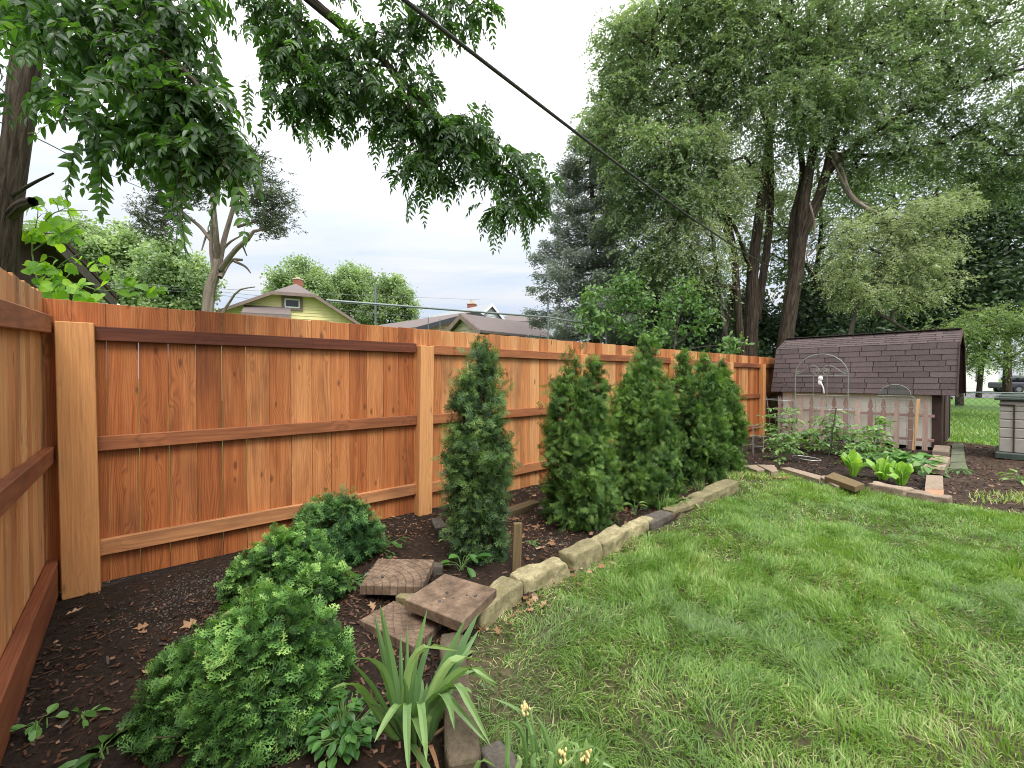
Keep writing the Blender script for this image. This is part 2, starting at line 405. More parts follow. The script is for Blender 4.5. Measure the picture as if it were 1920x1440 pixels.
# ================================================================== materials
M = {}
CED = [(0, (.17, .050, .018)), (.28, (.40, .125, .038)), (.52, (.56, .228, .082)), (.78, (.66, .335, .14)), (1, (.76, .46, .22))]
M['cedar'] = mat_wood('cedar_boards', CED, .42, True, .6, .62)
M['cedar_post'] = mat_wood('cedar_post', [(0, (.50, .215, .075)), (.5, (.60, .28, .105)), (1, (.68, .36, .155))], .22, True, .6, .15, (.3, .12, .05), 300, .42)
M['cedar_rail'] = mat_wood('cedar_rail', [(0, (.075, .022, .013)), (.3, (.19, .06, .028)), (.6, (.36, .135, .055)), (1, (.56, .28, .12))], .3, True, .65, .72, (.085, .026, .016), 260)
M['old_wood'] = mat_wood('weathered_wood', [(0, (.07, .05, .025)), (.5, (.17, .12, .06)), (1, (.30, .22, .11))], .4, False, .85, .4, (.06, .045, .025))
M['raw_wood'] = mat_wood('raw_wood', [(0, (.45, .24, .10)), (1, (.60, .36, .17))], .25, False, .7, .1)
M['picket'] = mat_wood('faded_picket', [(0, (.25, .155, .13)), (.5, (.37, .245, .205)), (1, (.60, .46, .38))], .25, False, .85, .4, (.24, .13, .11), 400)
M['soil'] = mat_ground('bed_soil', (.010, .007, .005), (.038, .025, .017), (.062, .037, .024), 2.2, 38, 1, .03)
M['veg_soil'] = mat_ground('vegetable_soil', (.010, .007, .006), (.032, .022, .017), (.048, .032, .023), 1.5, 26, 1, .03)
M['yard'] = mat_ground('bare_yard', (.018, .012, .009), (.055, .036, .025), (.10, .068, .045), .9, 18, .8, .03)
M['turf'] = mat_ground('turf', (.03, .028, .014), (.075, .075, .032), (.13, .105, .06), 1.1, 30, .8, .02)
M['far_turf'] = mat_ground('far_turf', (.05, .11, .018), (.10, .19, .035), (.13, .21, .05), .25, 9, .6, .03)
M['road'] = mat_ground('road', (.10, .10, .10), (.14, .14, .14), (.16, .16, .16), .5, 20, .2, .01)
M['chips'] = mat_leaf('mulch_chips', [(0, (.022, .012, .008)), (.5, (.080, .038, .024)), (.85, (.15, .075, .045)), (1, (.27, .18, .11))], .0, vary=.1)
M['dry'] = mat_leaf('dry_leaves', [(0, (.16, .075, .04)), (.5, (.30, .17, .09)), (1, (.46, .32, .20))], .15, (1, .8, .6), .8)
G_ = lambda *s: list(s)
M['grass'] = mat_leaf('grass_blades', [(0, (.16, .23, .10)), (.22, (.11, .21, .045)), (.5, (.165, .295, .052)), (.72, (.25, .36, .095)), (.86, (.36, .39, .18)), (1, (.56, .50, .30))], .35, (1.3, 1.5, .5), .4, .35, .3, .7)
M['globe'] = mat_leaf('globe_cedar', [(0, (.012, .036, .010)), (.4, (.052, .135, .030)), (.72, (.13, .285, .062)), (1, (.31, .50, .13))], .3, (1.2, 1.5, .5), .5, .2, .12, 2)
M['globe_dark'] = mat_leaf('globe_cedar_dark', [(0, (.012, .038, .014)), (.4, (.040, .115, .036)), (.75, (.11, .24, .068)), (1, (.20, .36, .10))], .3, (1.2, 1.5, .6), .5, .2, .12, 2)  # darker green foliage of the farthest globe cedar
M['arb'] = mat_leaf('arborvitae', [(0, (.012, .028, .009)), (.4, (.045, .105, .026)), (.75, (.115, .21, .045)), (1, (.20, .32, .07))], .3, (1.2, 1.5, .5), .5, .2, .15, 2)
M['arb_blue'] = mat_leaf('arborvitae_grey', [(0, (.013, .028, .015)), (.4, (.045, .090, .042)), (.75, (.105, .188, .056)), (1, (.17, .27, .075))], .3, (1.2, 1.5, .6), .5, .2, .15, 2)
M['iris'] = mat_leaf('strap_leaves', [(0, (.055, .125, .055)), (.5, (.12, .225, .075)), (1, (.28, .40, .14))], .3, (1.2, 1.4, .5), .35, .4, .1, 3)
M['broad'] = mat_leaf('broad_leaves', [(0, (.035, .11, .025)), (.5, (.075, .20, .035)), (1, (.15, .31, .07))], .35, (1.2, 1.4, .5), .35, .4, .15, 3)
M['sapling'] = mat_leaf('sapling_leaves', [(0, (.05, .11, .04)), (.5, (.12, .23, .075)), (1, (.27, .38, .14))], .35, (1.2, 1.4, .6), .4, .4, .25, 1)
M['tomato'] = mat_leaf('tomato_leaves', [(0, (.06, .13, .045)), (.5, (.13, .24, .075)), (1, (.25, .37, .13))], .35, (1.2, 1.4, .5), .5, .3, .15, 2)
M['lettuce'] = mat_leaf('lettuce', [(0, (.14, .30, .03)), (.5, (.22, .42, .05)), (1, (.33, .52, .10))], .4, (1.2, 1.3, .5), .4, .4, .1, 3)
M['walnut'] = mat_leaf('walnut_leaves', [(0, (.028, .060, .026)), (.5, (.060, .125, .036)), (.85, (.11, .20, .05)), (1, (.18, .29, .07))], .42, (1.6, 2.0, .55), .35, .4, .2, .8)
M['redbud'] = mat_leaf('lime_leaves', [(0, (.10, .22, .03)), (.5, (.19, .36, .035)), (1, (.32, .50, .06))], .5, (1.5, 1.6, .4), .4, .3, .2, 2)
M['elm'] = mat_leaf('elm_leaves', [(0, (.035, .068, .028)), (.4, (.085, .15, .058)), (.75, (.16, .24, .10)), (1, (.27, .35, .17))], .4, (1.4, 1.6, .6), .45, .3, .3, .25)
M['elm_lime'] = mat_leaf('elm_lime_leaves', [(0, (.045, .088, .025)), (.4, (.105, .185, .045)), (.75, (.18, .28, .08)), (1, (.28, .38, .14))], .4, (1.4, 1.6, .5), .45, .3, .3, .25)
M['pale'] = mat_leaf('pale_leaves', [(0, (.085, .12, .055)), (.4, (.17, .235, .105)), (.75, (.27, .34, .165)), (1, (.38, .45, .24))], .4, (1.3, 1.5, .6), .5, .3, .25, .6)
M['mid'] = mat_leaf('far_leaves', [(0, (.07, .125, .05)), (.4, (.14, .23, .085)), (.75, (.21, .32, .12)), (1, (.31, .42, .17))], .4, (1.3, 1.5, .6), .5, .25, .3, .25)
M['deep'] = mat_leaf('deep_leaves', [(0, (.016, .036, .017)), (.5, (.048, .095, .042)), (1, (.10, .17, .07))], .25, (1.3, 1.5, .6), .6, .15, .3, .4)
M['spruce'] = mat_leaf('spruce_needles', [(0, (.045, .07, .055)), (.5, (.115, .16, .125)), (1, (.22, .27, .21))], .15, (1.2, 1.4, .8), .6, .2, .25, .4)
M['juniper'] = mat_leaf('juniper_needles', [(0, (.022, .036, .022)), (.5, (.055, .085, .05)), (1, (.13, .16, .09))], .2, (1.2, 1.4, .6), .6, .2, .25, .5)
M['bark_dark'] = mat_bark('dark_bark', (.012, .008, .006), (.125, .092, .072), 2.2, 24, 1.0)
M['bark_grey'] = mat_bark('grey_bark', (.035, .029, .024), (.13, .11, .095), 1.6, 9)
M['bark_pale'] = mat_bark('peeling_bark', (.10, .075, .06), (.32, .26, .215), 1.4, 10)
M['twig'] = mat_plain('twig_bark', (.06, .048, .035), .9, .4, 9)
M['stem'] = mat_plain('green_stem', (.12, .20, .06), .6, .2, 9)
M['brown_stem'] = mat_plain('brown_stem', (.07, .042, .025), .9, .4, 20)
M['lime'] = mat_stone('limestone', [(0, (.07, .06, .035)), (.35, (.22, .19, .105)), (.6, (.42, .36, .21)), (1, (.56, .50, .34))], 8, (.16, .145, .06), .9)
M['grey_stone'] = mat_stone('grey_stone', [(0, (.035, .03, .026)), (.5, (.11, .095, .08)), (1, (.24, .20, .16))], 9, (.06, .055, .035))
M['tan_stone'] = mat_stone('tan_stone', [(0, (.15, .11, .08)), (.5, (.30, .23, .17)), (1, (.42, .34, .26))], 8)
M['block_stone'] = mat_stone('block_stone', [(0, (.08, .06, .045)), (.5, (.20, .155, .115)), (1, (.33, .26, .20))], 8)
M['brick'] = mat_stone('orange_brick', [(0, (.30, .16, .09)), (1, (.46, .28, .18))], 9)
M['gravel'] = mat_stone('grey_gravel', [(0, (.05, .044, .038)), (.5, (.12, .105, .09)), (1, (.26, .23, .20))], 30)
M['moss_stone'] = mat_stone('mossy_slab', [(0, (.05, .055, .035)), (.5, (.13, .14, .09)), (1, (.22, .22, .16))], 8)
M['bed_stone'] = mat_stone('soil_stained_stone', [(0, (.04, .032, .022)), (.5, (.12, .092, .062)), (1, (.24, .19, .13))], 9, (.07, .065, .035), .9)
M['slate'] = mat_stone('dark_slate', [(0, (.04, .04, .042)), (1, (.12, .12, .125))], 9)
M['galv'] = mat_plain('galvanised_pipe', (.17, .19, .20), .45, .2, 12, .5, .4)
M['wire'] = mat_plain('wire', (.38, .39, .38), .4, .1, 10, .5, .5)
M['dark_wire'] = mat_plain('dark_wire', (.03, .03, .03), .6, .2, 10)
M['cable'] = mat_plain('cable', (.035, .037, .035), .6, .3, 30)
M['trellis'] = mat_plain('trellis_paint', (.22, .26, .21), .5, .2, 10, .5, .2)
M['cream'] = mat_plain('cream_siding', (.95, .90, .80), .75, .06, 5, .2, 0, .1)
M['brown_trim'] = mat_plain('brown_trim', (.055, .030, .024), .7, .25, 9)
M['shingle'] = None
M['white'] = mat_plain('white_paint', (.78, .78, .76), .6, .08, 4)
M['grey_resin'] = mat_plain('grey_resin', (.33, .31, .27), .55, .08, 12)
M['green_lid'] = mat_plain('green_lid', (.05, .065, .055), .5, .2, 8)
M['yellow_siding'] = mat_plain('yellow_siding', (.80, .71, .36), .75, .06, 3)
M['tan_siding'] = mat_plain('tan_siding', (.50, .40, .25), .75, .06, 3)
M['beige_wall'] = mat_plain('beige_wall', (.55, .46, .35), .8, .06, 3)
M['pale_siding'] = mat_plain('pale_siding', (.55, .58, .60), .75, .06, 3)
M['brown_fascia'] = mat_plain('brown_fascia', (.22, .16, .14), .7, .15, 5)
M['glass'] = mat_plain('window_glass', (.02, .024, .028), .08, .1, 1, .6)
M['brick_red'] = mat_plain('chimney_brick', (.30, .11, .075), .85, .25, 14)
M['yellow_flower'] = mat_plain('yellow_buds', (.66, .54, .24), .6, .25, 60)
M['tyre'] = mat_plain('tyre', (.02, .02, .02), .8, .2, 20)
M['yellow_paint'] = mat_plain('yellow_paint', (.62, .45, .05), .4, .1, 4)
M['dark_paint'] = mat_plain('dark_paint', (.05, .055, .065), .4, .1, 4)
M['trellis_mesh'] = mat_plain('green_mesh', (.07, .11, .10), .7, .2, 20)
def mat_shingle(name, stops):
    m, t, out = nmat(name); k = NT(t); r = k.attr('rnd'); p = k.n('NewGeometry').outputs['Position']
    a = k.noise(p, 60, 5, .7); b = k.noise(p, 1.6, 3)
    tone = k.math('ADD', k.math('MULTIPLY', r, .42), k.math('MULTIPLY', b, .55), True)
    c = k.mix(1, k.ramp(tone, stops), k.ramp(a, [(.3, .65), (.7, 1.35)]), 'MULTIPLY')
    k.bsdf(out, c, .92, k.bump(a, .6, .006), .15); return m
M['shingle'] = mat_shingle('brown_shingles', [(0, (.060, .046, .046)), (.5, (.090, .068, .067)), (1, (.130, .096, .092))])
M['roof_brown'] = mat_shingle('brown_grey_roof', [(0, (.12, .10, .098)), (1, (.20, .165, .155))])
M['roof_grey'] = mat_shingle('pale_grey_roof', [(0, (.26, .28, .29)), (1, (.36, .38, .39))])
# paver with embossed arcs of cobbles: loc = slab coordinates 0..1
def mat_paver():
    m, t, out = nmat('cobble_paver'); k = NT(t); loc = k.attr('loc', True); r = k.attr('rnd'); p = k.n('NewGeometry').outputs['Position']
    s = k.n('SeparateXYZ'); k.l(loc, s.inputs[0]); x, y, z = s.outputs
    x2 = k.math('ADD', x, .05); y2 = k.math('ADD', y, .02)
    rad = k.math('SQRT', k.math('ADD', k.math('MULTIPLY', x2, x2), k.math('MULTIPLY', y2, y2)))
    ring = k.math('MULTIPLY', rad, 8.0); rf = k.math('FRACT', ring); ri = k.math('FLOOR', ring)
    ang = k.math('ARCTAN2', y2, x2)
    seg = k.math('FRACT', k.math('ADD', k.math('MULTIPLY', k.math('MULTIPLY', ang, .64), k.math('ADD', ri, 2.0)), k.math('MULTIPLY', ri, .37)))
    def groove(f, wd): return k.ramp(k.math('ABSOLUTE', k.math('SUBTRACT', f, .5)), [(.5-wd, 0.0), (.5-wd*.3, 1.0)])
    g = k.math('MAXIMUM', groove(rf, .10), groove(seg, .07))
    g = k.math('MULTIPLY', g, k.ramp(k.math('ADD', z, k.noise(p, 14, 4)), [(.5, .12), (.9, 1.0)]))
    a = k.noise(p, 10, 6, .65); b = k.noise(p, 90, 4, .7)
    c = k.ramp(a, [(.3, (.075, .052, .036)), (.55, (.185, .125, .085)), (.75, (.31, .225, .155))])
    c = k.mix(1, c, k.ramp(b, [(.3, .75), (.7, 1.2)]), 'MULTIPLY'); c = k.mix(k.math('MULTIPLY', g, .45), c, (.035, .024, .018))
    h = k.math('SUBTRACT', k.math('ADD', k.math('MULTIPLY', a, .3), k.math('MULTIPLY', b, .2)), g)
    k.bsdf(out, c, .85, k.bump(h, .6, .008), .25); return m
M['paver'] = mat_paver()

# ================================================================== the ground
EDGE = [(.55, -3.6), (.74, -2.95), (.92, -2.6), (1.06, -2.3), (1.34, -2.04), (1.60, -1.98), (1.87, -1.95), (2.35, -1.88), (2.79, -1.83), (3.25, -1.78), (3.92, -1.78), (4.93, -1.70), (5.7, -1.5), (6.45, -1.2)]
VEDGE = [(6.95, -1.05), (6.90, -1.7), (6.72, -2.25), (6.66, -2.69), (6.52, -3.07), (6.55, -3.42)]
def inside(P, poly):
    P = np.asarray(P); poly = np.asarray(poly); r = np.zeros(len(P), bool); n = len(poly); j = n-1
    for i in range(n):
        a, b = poly[i], poly[j]
        c = ((a[1] > P[:, 1]) != (b[1] > P[:, 1])) & (P[:, 0] < (b[0]-a[0])*(P[:, 1]-a[1])/(b[1]-a[1]+1e-12)+a[0])
        r ^= c; j = i
    return r
def sheet(name, poly, res, zf, mat):
    poly = np.asarray(poly, float); lo, hi = poly.min(0), poly.max(0)
    nx, ny = int((hi[0]-lo[0])/res)+2, int((hi[1]-lo[1])/res)+2
    X, Y = np.meshgrid(lo[0]+np.arange(nx)*res, lo[1]+np.arange(ny)*res, indexing='ij')
    V = np.c_[X.ravel(), Y.ravel(), np.zeros(nx*ny)]; V[:, 2] = zf(V)
    i, j = np.meshgrid(np.arange(nx-1), np.arange(ny-1), indexing='ij'); a = (i*ny+j).ravel()
    F = np.c_[a, a+ny, a+ny+1, a+1]; ctr = V[F].mean(1)[:, :2]; F = F[inside(ctr, poly)]
    mb = MB(); mb.add(V, F); o = mb.build(name, mat, None, True); tag(o, kind='structure'); return o
def P3(V, s): return np.c_[V[:, 0]*s, V[:, 1]*s, np.zeros(len(V))]
def z_bed(V): return .012+.018*fbm(P3(V, 2.2), 1)+.012*fbm(P3(V, 9), 4)+.004*fbm(P3(V, 40), 9)
def z_lawn(V): return .0+.020*fbm(P3(V, 1.6), 21)+.004*vnoise(P3(V, 8), 5)
def z_yard(V): return -.004+.014*fbm(P3(V, 1.7), 31)+.006*fbm(P3(V, 10), 33)
mb = MB(); mb.add([(-400, -400, -.06), (600, -400, -.06), (600, 600, -.06), (-400, 600, -.06)], [[0, 1, 2, 3]]); tag(mb.build('ground', M['far_turf']), kind='structure')
BED = [(-.6, .35)]+[(-.6, -7)]+[(.3, -7), (.5, -4.5)]+EDGE+[(6.9, -1.0), (7.1, .35)]
LAWN = [(.2, -8)]+EDGE+VEDGE+[(6.62, -3.9), (6.75, -5.2), (6.9, -8)]
VEG = VEDGE+[(8.2, -3.15), (10.6, -3.10), (11.1, -2.95), (11.12, .35), (7.0, .35)]
YARD = [(6.4, -8.6), (6.5, -5), (6.5, -3.3), (8.2, -3.05), (10.6, -3.0), (11.0, -2.9), (13.1, -2.7), (12.9, -3.5), (12.4, -4.4), (12.2, -8.6)]
sheet('planting_bed', BED, .04, z_bed, M['soil'])
sheet('lawn', LAWN, .06, z_lawn, M['turf'])
sheet('vegetable_bed', VEG, .05, lambda V: .018+.03*fbm(P3(V, 1.8), 41)+.014*fbm(P3(V, 11), 44), M['veg_soil'])
sheet('yard_dirt', YARD, .07, z_yard, M['yard'])
def road():
    mb = MB(); c = D(1880, 735, 34); d = np.array([.655, -.756, 0]); d2 = np.array([.756, .655, 0]); c[2] = -.04
    q = [c-d*40-d2*5, c+d*60-d2*5, c+d*60+d2*5, c-d*40+d2*5]; mb.add(q, [[0, 1, 2, 3]]); tag(mb.build('road', M['road']), kind='structure')
road()

# ================================================================== grass
def blades(P, L, Wd, rnd, lean, mb, ang=None):
    n = len(P); a = rng.random(n)*2*np.pi if ang is None else ang+.9*rng.normal(size=n)
    ca = np.c_[np.cos(a), np.sin(a), np.zeros(n)]; B = np.c_[-np.sin(a), np.cos(a), np.zeros(n)]
    tw = rng.normal(size=n)*.6; B = unit(B+ca*tw[:, None])
    ts = [0, .4, .75, 1.0]; ws = [1, .9, .6, 0]; V = []
    for t, wv in zip(ts, ws):
        h = t*(1-.5*lean*t); o = lean*t*t*1.0+lean*.25*t
        c = P+ca*(o*L)[:, None]+np.array([0, 0, 1.0])*(h*L)[:, None]
        if wv: V += [c-B*(Wd*wv/2)[:, None], c+B*(Wd*wv/2)[:, None]]
        else: V += [c]
    V = np.stack(V, 1).reshape(-1, 3); b = np.arange(n)[:, None]*7
    mb.F4 += [b+np.array([0, 1, 3, 2])+mb.n, b+np.array([2, 3, 5, 4])+mb.n]; mb.F3.append(b+np.array([4, 5, 6])+mb.n)
    mb.V.append(V); r = np.repeat(rnd, 7); mb.R.append(r); mb.L.append(V*0); mb.n += len(V)
def scatter(poly, n):
    poly = np.asarray(poly, float); lo, hi = poly.min(0), poly.max(0); out = []
    while sum(map(len, out)) < n:
        q = lo+(hi-lo)*rng.random((n*2, 2)); out.append(q[inside(q, poly)])
    return np.concatenate(out)[:n]
def lawn_grass():
    mb = MB(); q = scatter(LAWN, 1500000)
    c = q-CAM[:2]; dep = c@FW[:2]; side = (c@RT[:2])/np.maximum(dep, .3)
    inview = (dep > .9) & (np.abs(side) < 1.35)
    dens = np.where(inview, np.clip((2.6/np.maximum(dep, 1.0))**1.25, .16, 1), .03)
    Pn = np.c_[q, np.zeros(len(q))]
    patch = fbm(Pn*1.3, 71); thin = fbm(Pn*np.array([2.4, 2.4, 1])+7, 77)
    # thin, strawy spots by the stones and the veg bed
    e = np.array(EDGE[3:]+VEDGE); dmin = np.min(np.linalg.norm(q[:, None]-e[None], axis=2), axis=1) if False else np.min([np.abs(np.cross(e[i+1]-e[i], q-e[i]))/np.linalg.norm(e[i+1]-e[i])+1e3*(((q-e[i])@(e[i+1]-e[i]) < 0) | ((q-e[i+1])@(e[i+1]-e[i]) > 0)) for i in range(len(e)-1)], axis=0)
    bare = .65*np.exp(-(dmin/.13)**2)
    # a bare patch
    for (px, py, rr) in ((1350, 1045, .14), (1240, 1030, .08), (1520, 895, .35), (1400, 900, .35), (1880, 960, .3)):
        g = G(px, py)[:2]; bare = np.maximum(bare, .9*np.exp(-(np.linalg.norm(q-g, axis=1)/rr)**2))
    keep = rng.random(len(q)) < dens*np.clip(.70+.45*thin, .38, 1)*(1-.75*bare)*.36
    q = q[keep]; dep = dep[keep]; patch = patch[keep]; thin = thin[keep]; bare = bare[keep]
    n = len(q); P = np.c_[q, z_lawn(np.c_[q, np.zeros(n)])-.004]
    L = (.042+.040*rng.random(n)+.018*np.clip(patch, -1, 1))*(1-.35*bare); Wd = np.clip(.0022+.0011*dep, .0036, .009)*(.7+.6*rng.random(n))
    lean = np.clip(.55+.33*rng.normal(size=n)-.2*patch, .05, 1.25)
    r = np.clip(.43+.20*patch+.16*rng.normal(size=n), 0, .86); dead = rng.random(n) < (.06+.10*np.clip(-thin, 0, 1)+.45*bare); r[dead] = .86+.14*rng.random(dead.sum()); lean[dead] = 1.0+.4*rng.random(dead.sum()); L[dead] *= .8
    p2 = np.c_[q, np.zeros(n)]; r = np.clip(r+.13*vnoise(p2*7, 91)+.08*vnoise(p2*19, 93), 0, 1); L = L*(1+.25*vnoise(p2*6, 95))
    blades(P, L, Wd, r, lean, mb, 6.3*fbm(p2*1.9, 97)+1.5*vnoise(p2*9, 98))
    print('blades', n)
    o = mb.build('grass', M['grass']); tag(o, 'mown green lawn grass with yellow straw patches', 'grass', kind='stuff')
lawn_grass()
def far_grass():
    mb = MB(); poly = [(12.4, -1), (12.9, -3.4), (12.2, -6.5), (12.6, -9), (26, -9), (26, 2)]
    q = scatter(poly, 16000); n = len(q); P = np.c_[q, np.full(n, -.06)]
    blades(P, .09+.08*rng.random(n), .016+.012*rng.random(n), np.clip(.6+.12*rng.normal(size=n), 0, .8), np.clip(.4+.3*rng.normal(size=n), 0, 1.2), mb)
    o = mb.build('grass', M['grass']); tag(o, 'bright green grass beyond the wire fence', 'grass', kind='stuff')
far_grass()
def sparse_weeds():
    mb = MB(); q = np.vstack([scatter([(6.5, -3.6), (7.4, -3.5), (8.6, -4.6), (8.8, -8), (6.7, -8)], 4200), scatter([(5.5, -1.45), (6.5, -1.1), (6.9, -1.1), (6.75, -2.2), (6.0, -1.9)], 2600)]); n = len(q)
    k = fbm(np.c_[q*1.8, np.zeros(n)], 5) > -.1; q = q[k]; n = len(q); P = np.c_[q, np.full(n, -.005)]
    blades(P, .05+.05*rng.random(n), .008+.004*rng.random(n), np.clip(.7+.18*rng.normal(size=n), 0, 1), np.clip(.6+.3*rng.normal(size=n), 0, 1.3), mb)
    o = mb.build('grass', M['grass']); tag(o, 'thin yellowing grass straggling over bare dirt edges', 'grass', kind='stuff')
sparse_weeds()
# ------------------------------------------------------------------ mulch, fallen leaves
CHIP = (np.array([[0, -.5, 0], [1, -.4, .02], [1, .45, .02], [0, .5, 0]]), [[0, 1, 2, 3]])
def mulch():
    mb = MB(); q = scatter(BED, 60000); c = q-CAM[:2]; dep = c@FW[:2]; side = (c@RT[:2])/np.maximum(dep, .3)
    dens = np.where((dep > .9) & (np.abs(side) < 1.3), np.clip(2.6/np.maximum(dep, 1), .25, 1), .05)
    thick = np.clip(.45+.9*fbm(np.c_[q*1.1, np.zeros(len(q))], 15)+.35*np.clip(q[:, 0]-.5, 0, 1.2), .12, 1)
    k = rng.random(len(q)) < dens*thick*.55; q = q[k]; n = len(q)
    P = np.c_[q, z_bed(np.c_[q, np.zeros(n)])+.004+.006*rng.random(n)]
    A = rng.normal(size=(n, 3)); A[:, 2] *= .25; N = rng.normal(size=(n, 3))*.35; N[:, 2] += 1
    red = np.clip((q[:, 0]-1.0)*.12, -.05, .15)
    place(mb, CHIP, P, A, N, .012+.035*rng.random(n)**2, .005+.007*rng.random(n), np.clip(.46+red+.26*rng.normal(size=n), 0, 1))
    o = mb.build('mulch_chips', M['chips']); tag(o, 'dark shredded bark mulch scattered over the bed', 'mulch', kind='stuff')
    mb = MB(); q = np.vstack([np.array([.30, -.62])+rng.normal(size=(1500, 2))*np.array([.24, .20]), np.array([1.25, -.30])+rng.normal(size=(500, 2))*np.array([.3, .08]), np.array([2.55, -1.45])+rng.normal(size=(260, 2))*.09]); q = q[(q[:, 1] < -.03) & (q[:, 0] > -.3)]
    n = len(q); P = np.c_[q, z_bed(np.c_[q, np.zeros(n)])+.003]; A = rng.normal(size=(n, 3)); N = rng.normal(size=(n, 3))*.5; N[:, 2] += 1
    s = .006+.010*rng.random(n)**2; place(mb, (np.array([[0, -.4, 0], [.6, -.5, .1], [1, .2, 0], [.4, .55, .08], [.5, 0, .5]]), [[0, 1, 4], [1, 2, 4], [2, 3, 4], [3, 0, 4]]), P, A, N, s, s, rng.random(n)); o = mb.build('gravel', M['gravel']); tag(o, 'thin scatter of small grey gravel on the soil by the corner post', 'gravel', kind='stuff')
    mb = MB(); q = scatter(YARD, 9000); n = len(q); P = np.c_[q, z_yard(np.c_[q, np.zeros(n)])+.006]
    A = rng.normal(size=(n, 3)); A[:, 2] *= .25; N = rng.normal(size=(n, 3))*.35; N[:, 2] += 1
    place(mb, CHIP, P, A, N, .02+.05*rng.random(n)**2, .008+.012*rng.random(n), np.clip(.55+.25*rng.normal(size=n), 0, 1))
    q = scatter(VEG, 4500); n = len(q); P = np.c_[q, .018+.03*fbm(P3(np.c_[q, q], 1.8), 41)+.014*fbm(P3(np.c_[q, q], 11), 44)+.006]
    A = rng.normal(size=(n, 3)); A[:, 2] *= .25; N = rng.normal(size=(n, 3))*.35; N[:, 2] += 1
    place(mb, CHIP, P, A, N, .015+.04*rng.random(n)**2, .008+.012*rng.random(n), np.clip(.42+.25*rng.normal(size=n), 0, 1))
    o = mb.build('bark_litter', M['chips']); tag(o, 'bark crumbs and twigs littering soil near the shed', 'litter', kind='stuff')
mulch()
OAK = (np.array([[0, 0, 0], [.25, .3, .1], [.35, .12, .03], [.6, .42, .16], [.68, .12, .05], [1, 0, .1], [.68, -.12, .0], [.6, -.4, .14], [.35, -.12, .03], [.25, -.3, .12]]), [[0, 2, 1], [0, 8, 2], [8, 9, 0], [2, 4, 3], [8, 6, 4, 2], [6, 8, 7], [4, 6, 5]])
def fallen():
    mb = MB(); q = np.vstack([scatter(BED, 260), scatter([(1.2, -2.2), (2.6, -1.98), (2.6, -1.8), (1.3, -1.95)], 60), scatter([(1.9, -1.85), (6, -1.6), (6, -.4), (2.4, -.5)], 220), scatter([(6.0, -1.3), (6.8, -1.2), (6.7, -2.4), (6.3, -2.2)], 90), scatter(YARD, 120)])
    n = len(q); P = np.c_[q, np.full(n, .03)]
    A = rng.normal(size=(n, 3)); A[:, 2] *= .2; N = rng.normal(size=(n, 3))*.45; N[:, 2] += 1
    L = .02+.07*rng.random(n)**2
    place(mb, OAK, P, A, N, L, L*.9, rng.random(n))
    o = mb.build('fallen_leaves', M['dry']); tag(o, 'curled tan oak leaves fallen on bed and lawn edge', 'leaves', kind='stuff')
fallen()

# ================================================================== fences
POST_X = [-.265, 2.16, 4.55, 6.95, 9.17, 10.93]
def fence():
    f = thing('wooden_fence', 'long back fence of new cedar boards with three rails per bay', 'fence', (-.27, 0, 0))
    ends = POST_X+[12.35]; x = -.45; mbs = [MB() for _ in range(6)]; cap = MB()
    nb = 0
    while x < 12.3:
        wd = .157+.002*rng.normal(); bay = max(0, min(5, sum(x+.07 > e for e in ends)-1))
        gap = [.0008, .0012, .0005, .0032, .0012, .0024, .0048, .0012, .0010, .002, .003][nb] if nb < 11 else rng.choice([.0006, .0012, .003])
        # boards near the corner are toned darker
        r = rng.random()*.70+.18
        if bay == 0: r = [.34, .30, .20, .30, .40, .26, .32, .56, .46, .60, .50, .40, .28, .54, .40, .34, .58][nb % 17]+.05*rng.normal()
        if bay == 1: r = .34+.5*rng.random()
        top = 1.832+.003*rng.normal()
        cbox(mbs[bay], (x+wd/2, .010+.001*rng.normal(), (top+.02)/2), (wd-gap, .017, top-.02), rotx(0), .002, np.clip(r, 0, 1))
        x += wd; nb += 1
    for m in mbs: m.build('board_panel', M['cedar'], f)
    rt = [[.10, .52, .92], [.62, .62, .8], [.50, .52, .60], [.48, .4, .5], [.46, .4, .4], [.35, .3, .3]]
    for b in range(6):
        x0, x1 = ends[b]+.07, ends[b+1]-.072
        if b == 5: x1 = 12.3
        for j, (z0, z1) in enumerate(((1.58, 1.672), (.893, .988), (.203, .305))):
            mb = MB(); dz = .006*rng.normal(); a = .003*rng.normal()
            cbox(mb, ((x0+x1)/2, -.0205, (z0+z1)/2+dz), (x1-x0, .041, z1-z0), roty(a), .004, rt[b][j], axis=0); mb.build('rail', M['cedar_rail'], f)
    for i, px in enumerate(POST_X):
        mb = MB(); lean = [0, .018, .004, 0, .003, 0][i]
        if i == 0:
            cbox(mb, (px, -.055, .845), (.172, .108, 1.69), roty(-.008), .004, .55)
        else: cbox(mb, (px, -.052, .83), (.147, .1, 1.66), roty(lean), .004, rng.random()*.7+.15)
        mb.build('post', M['cedar_post'], f)
fence()
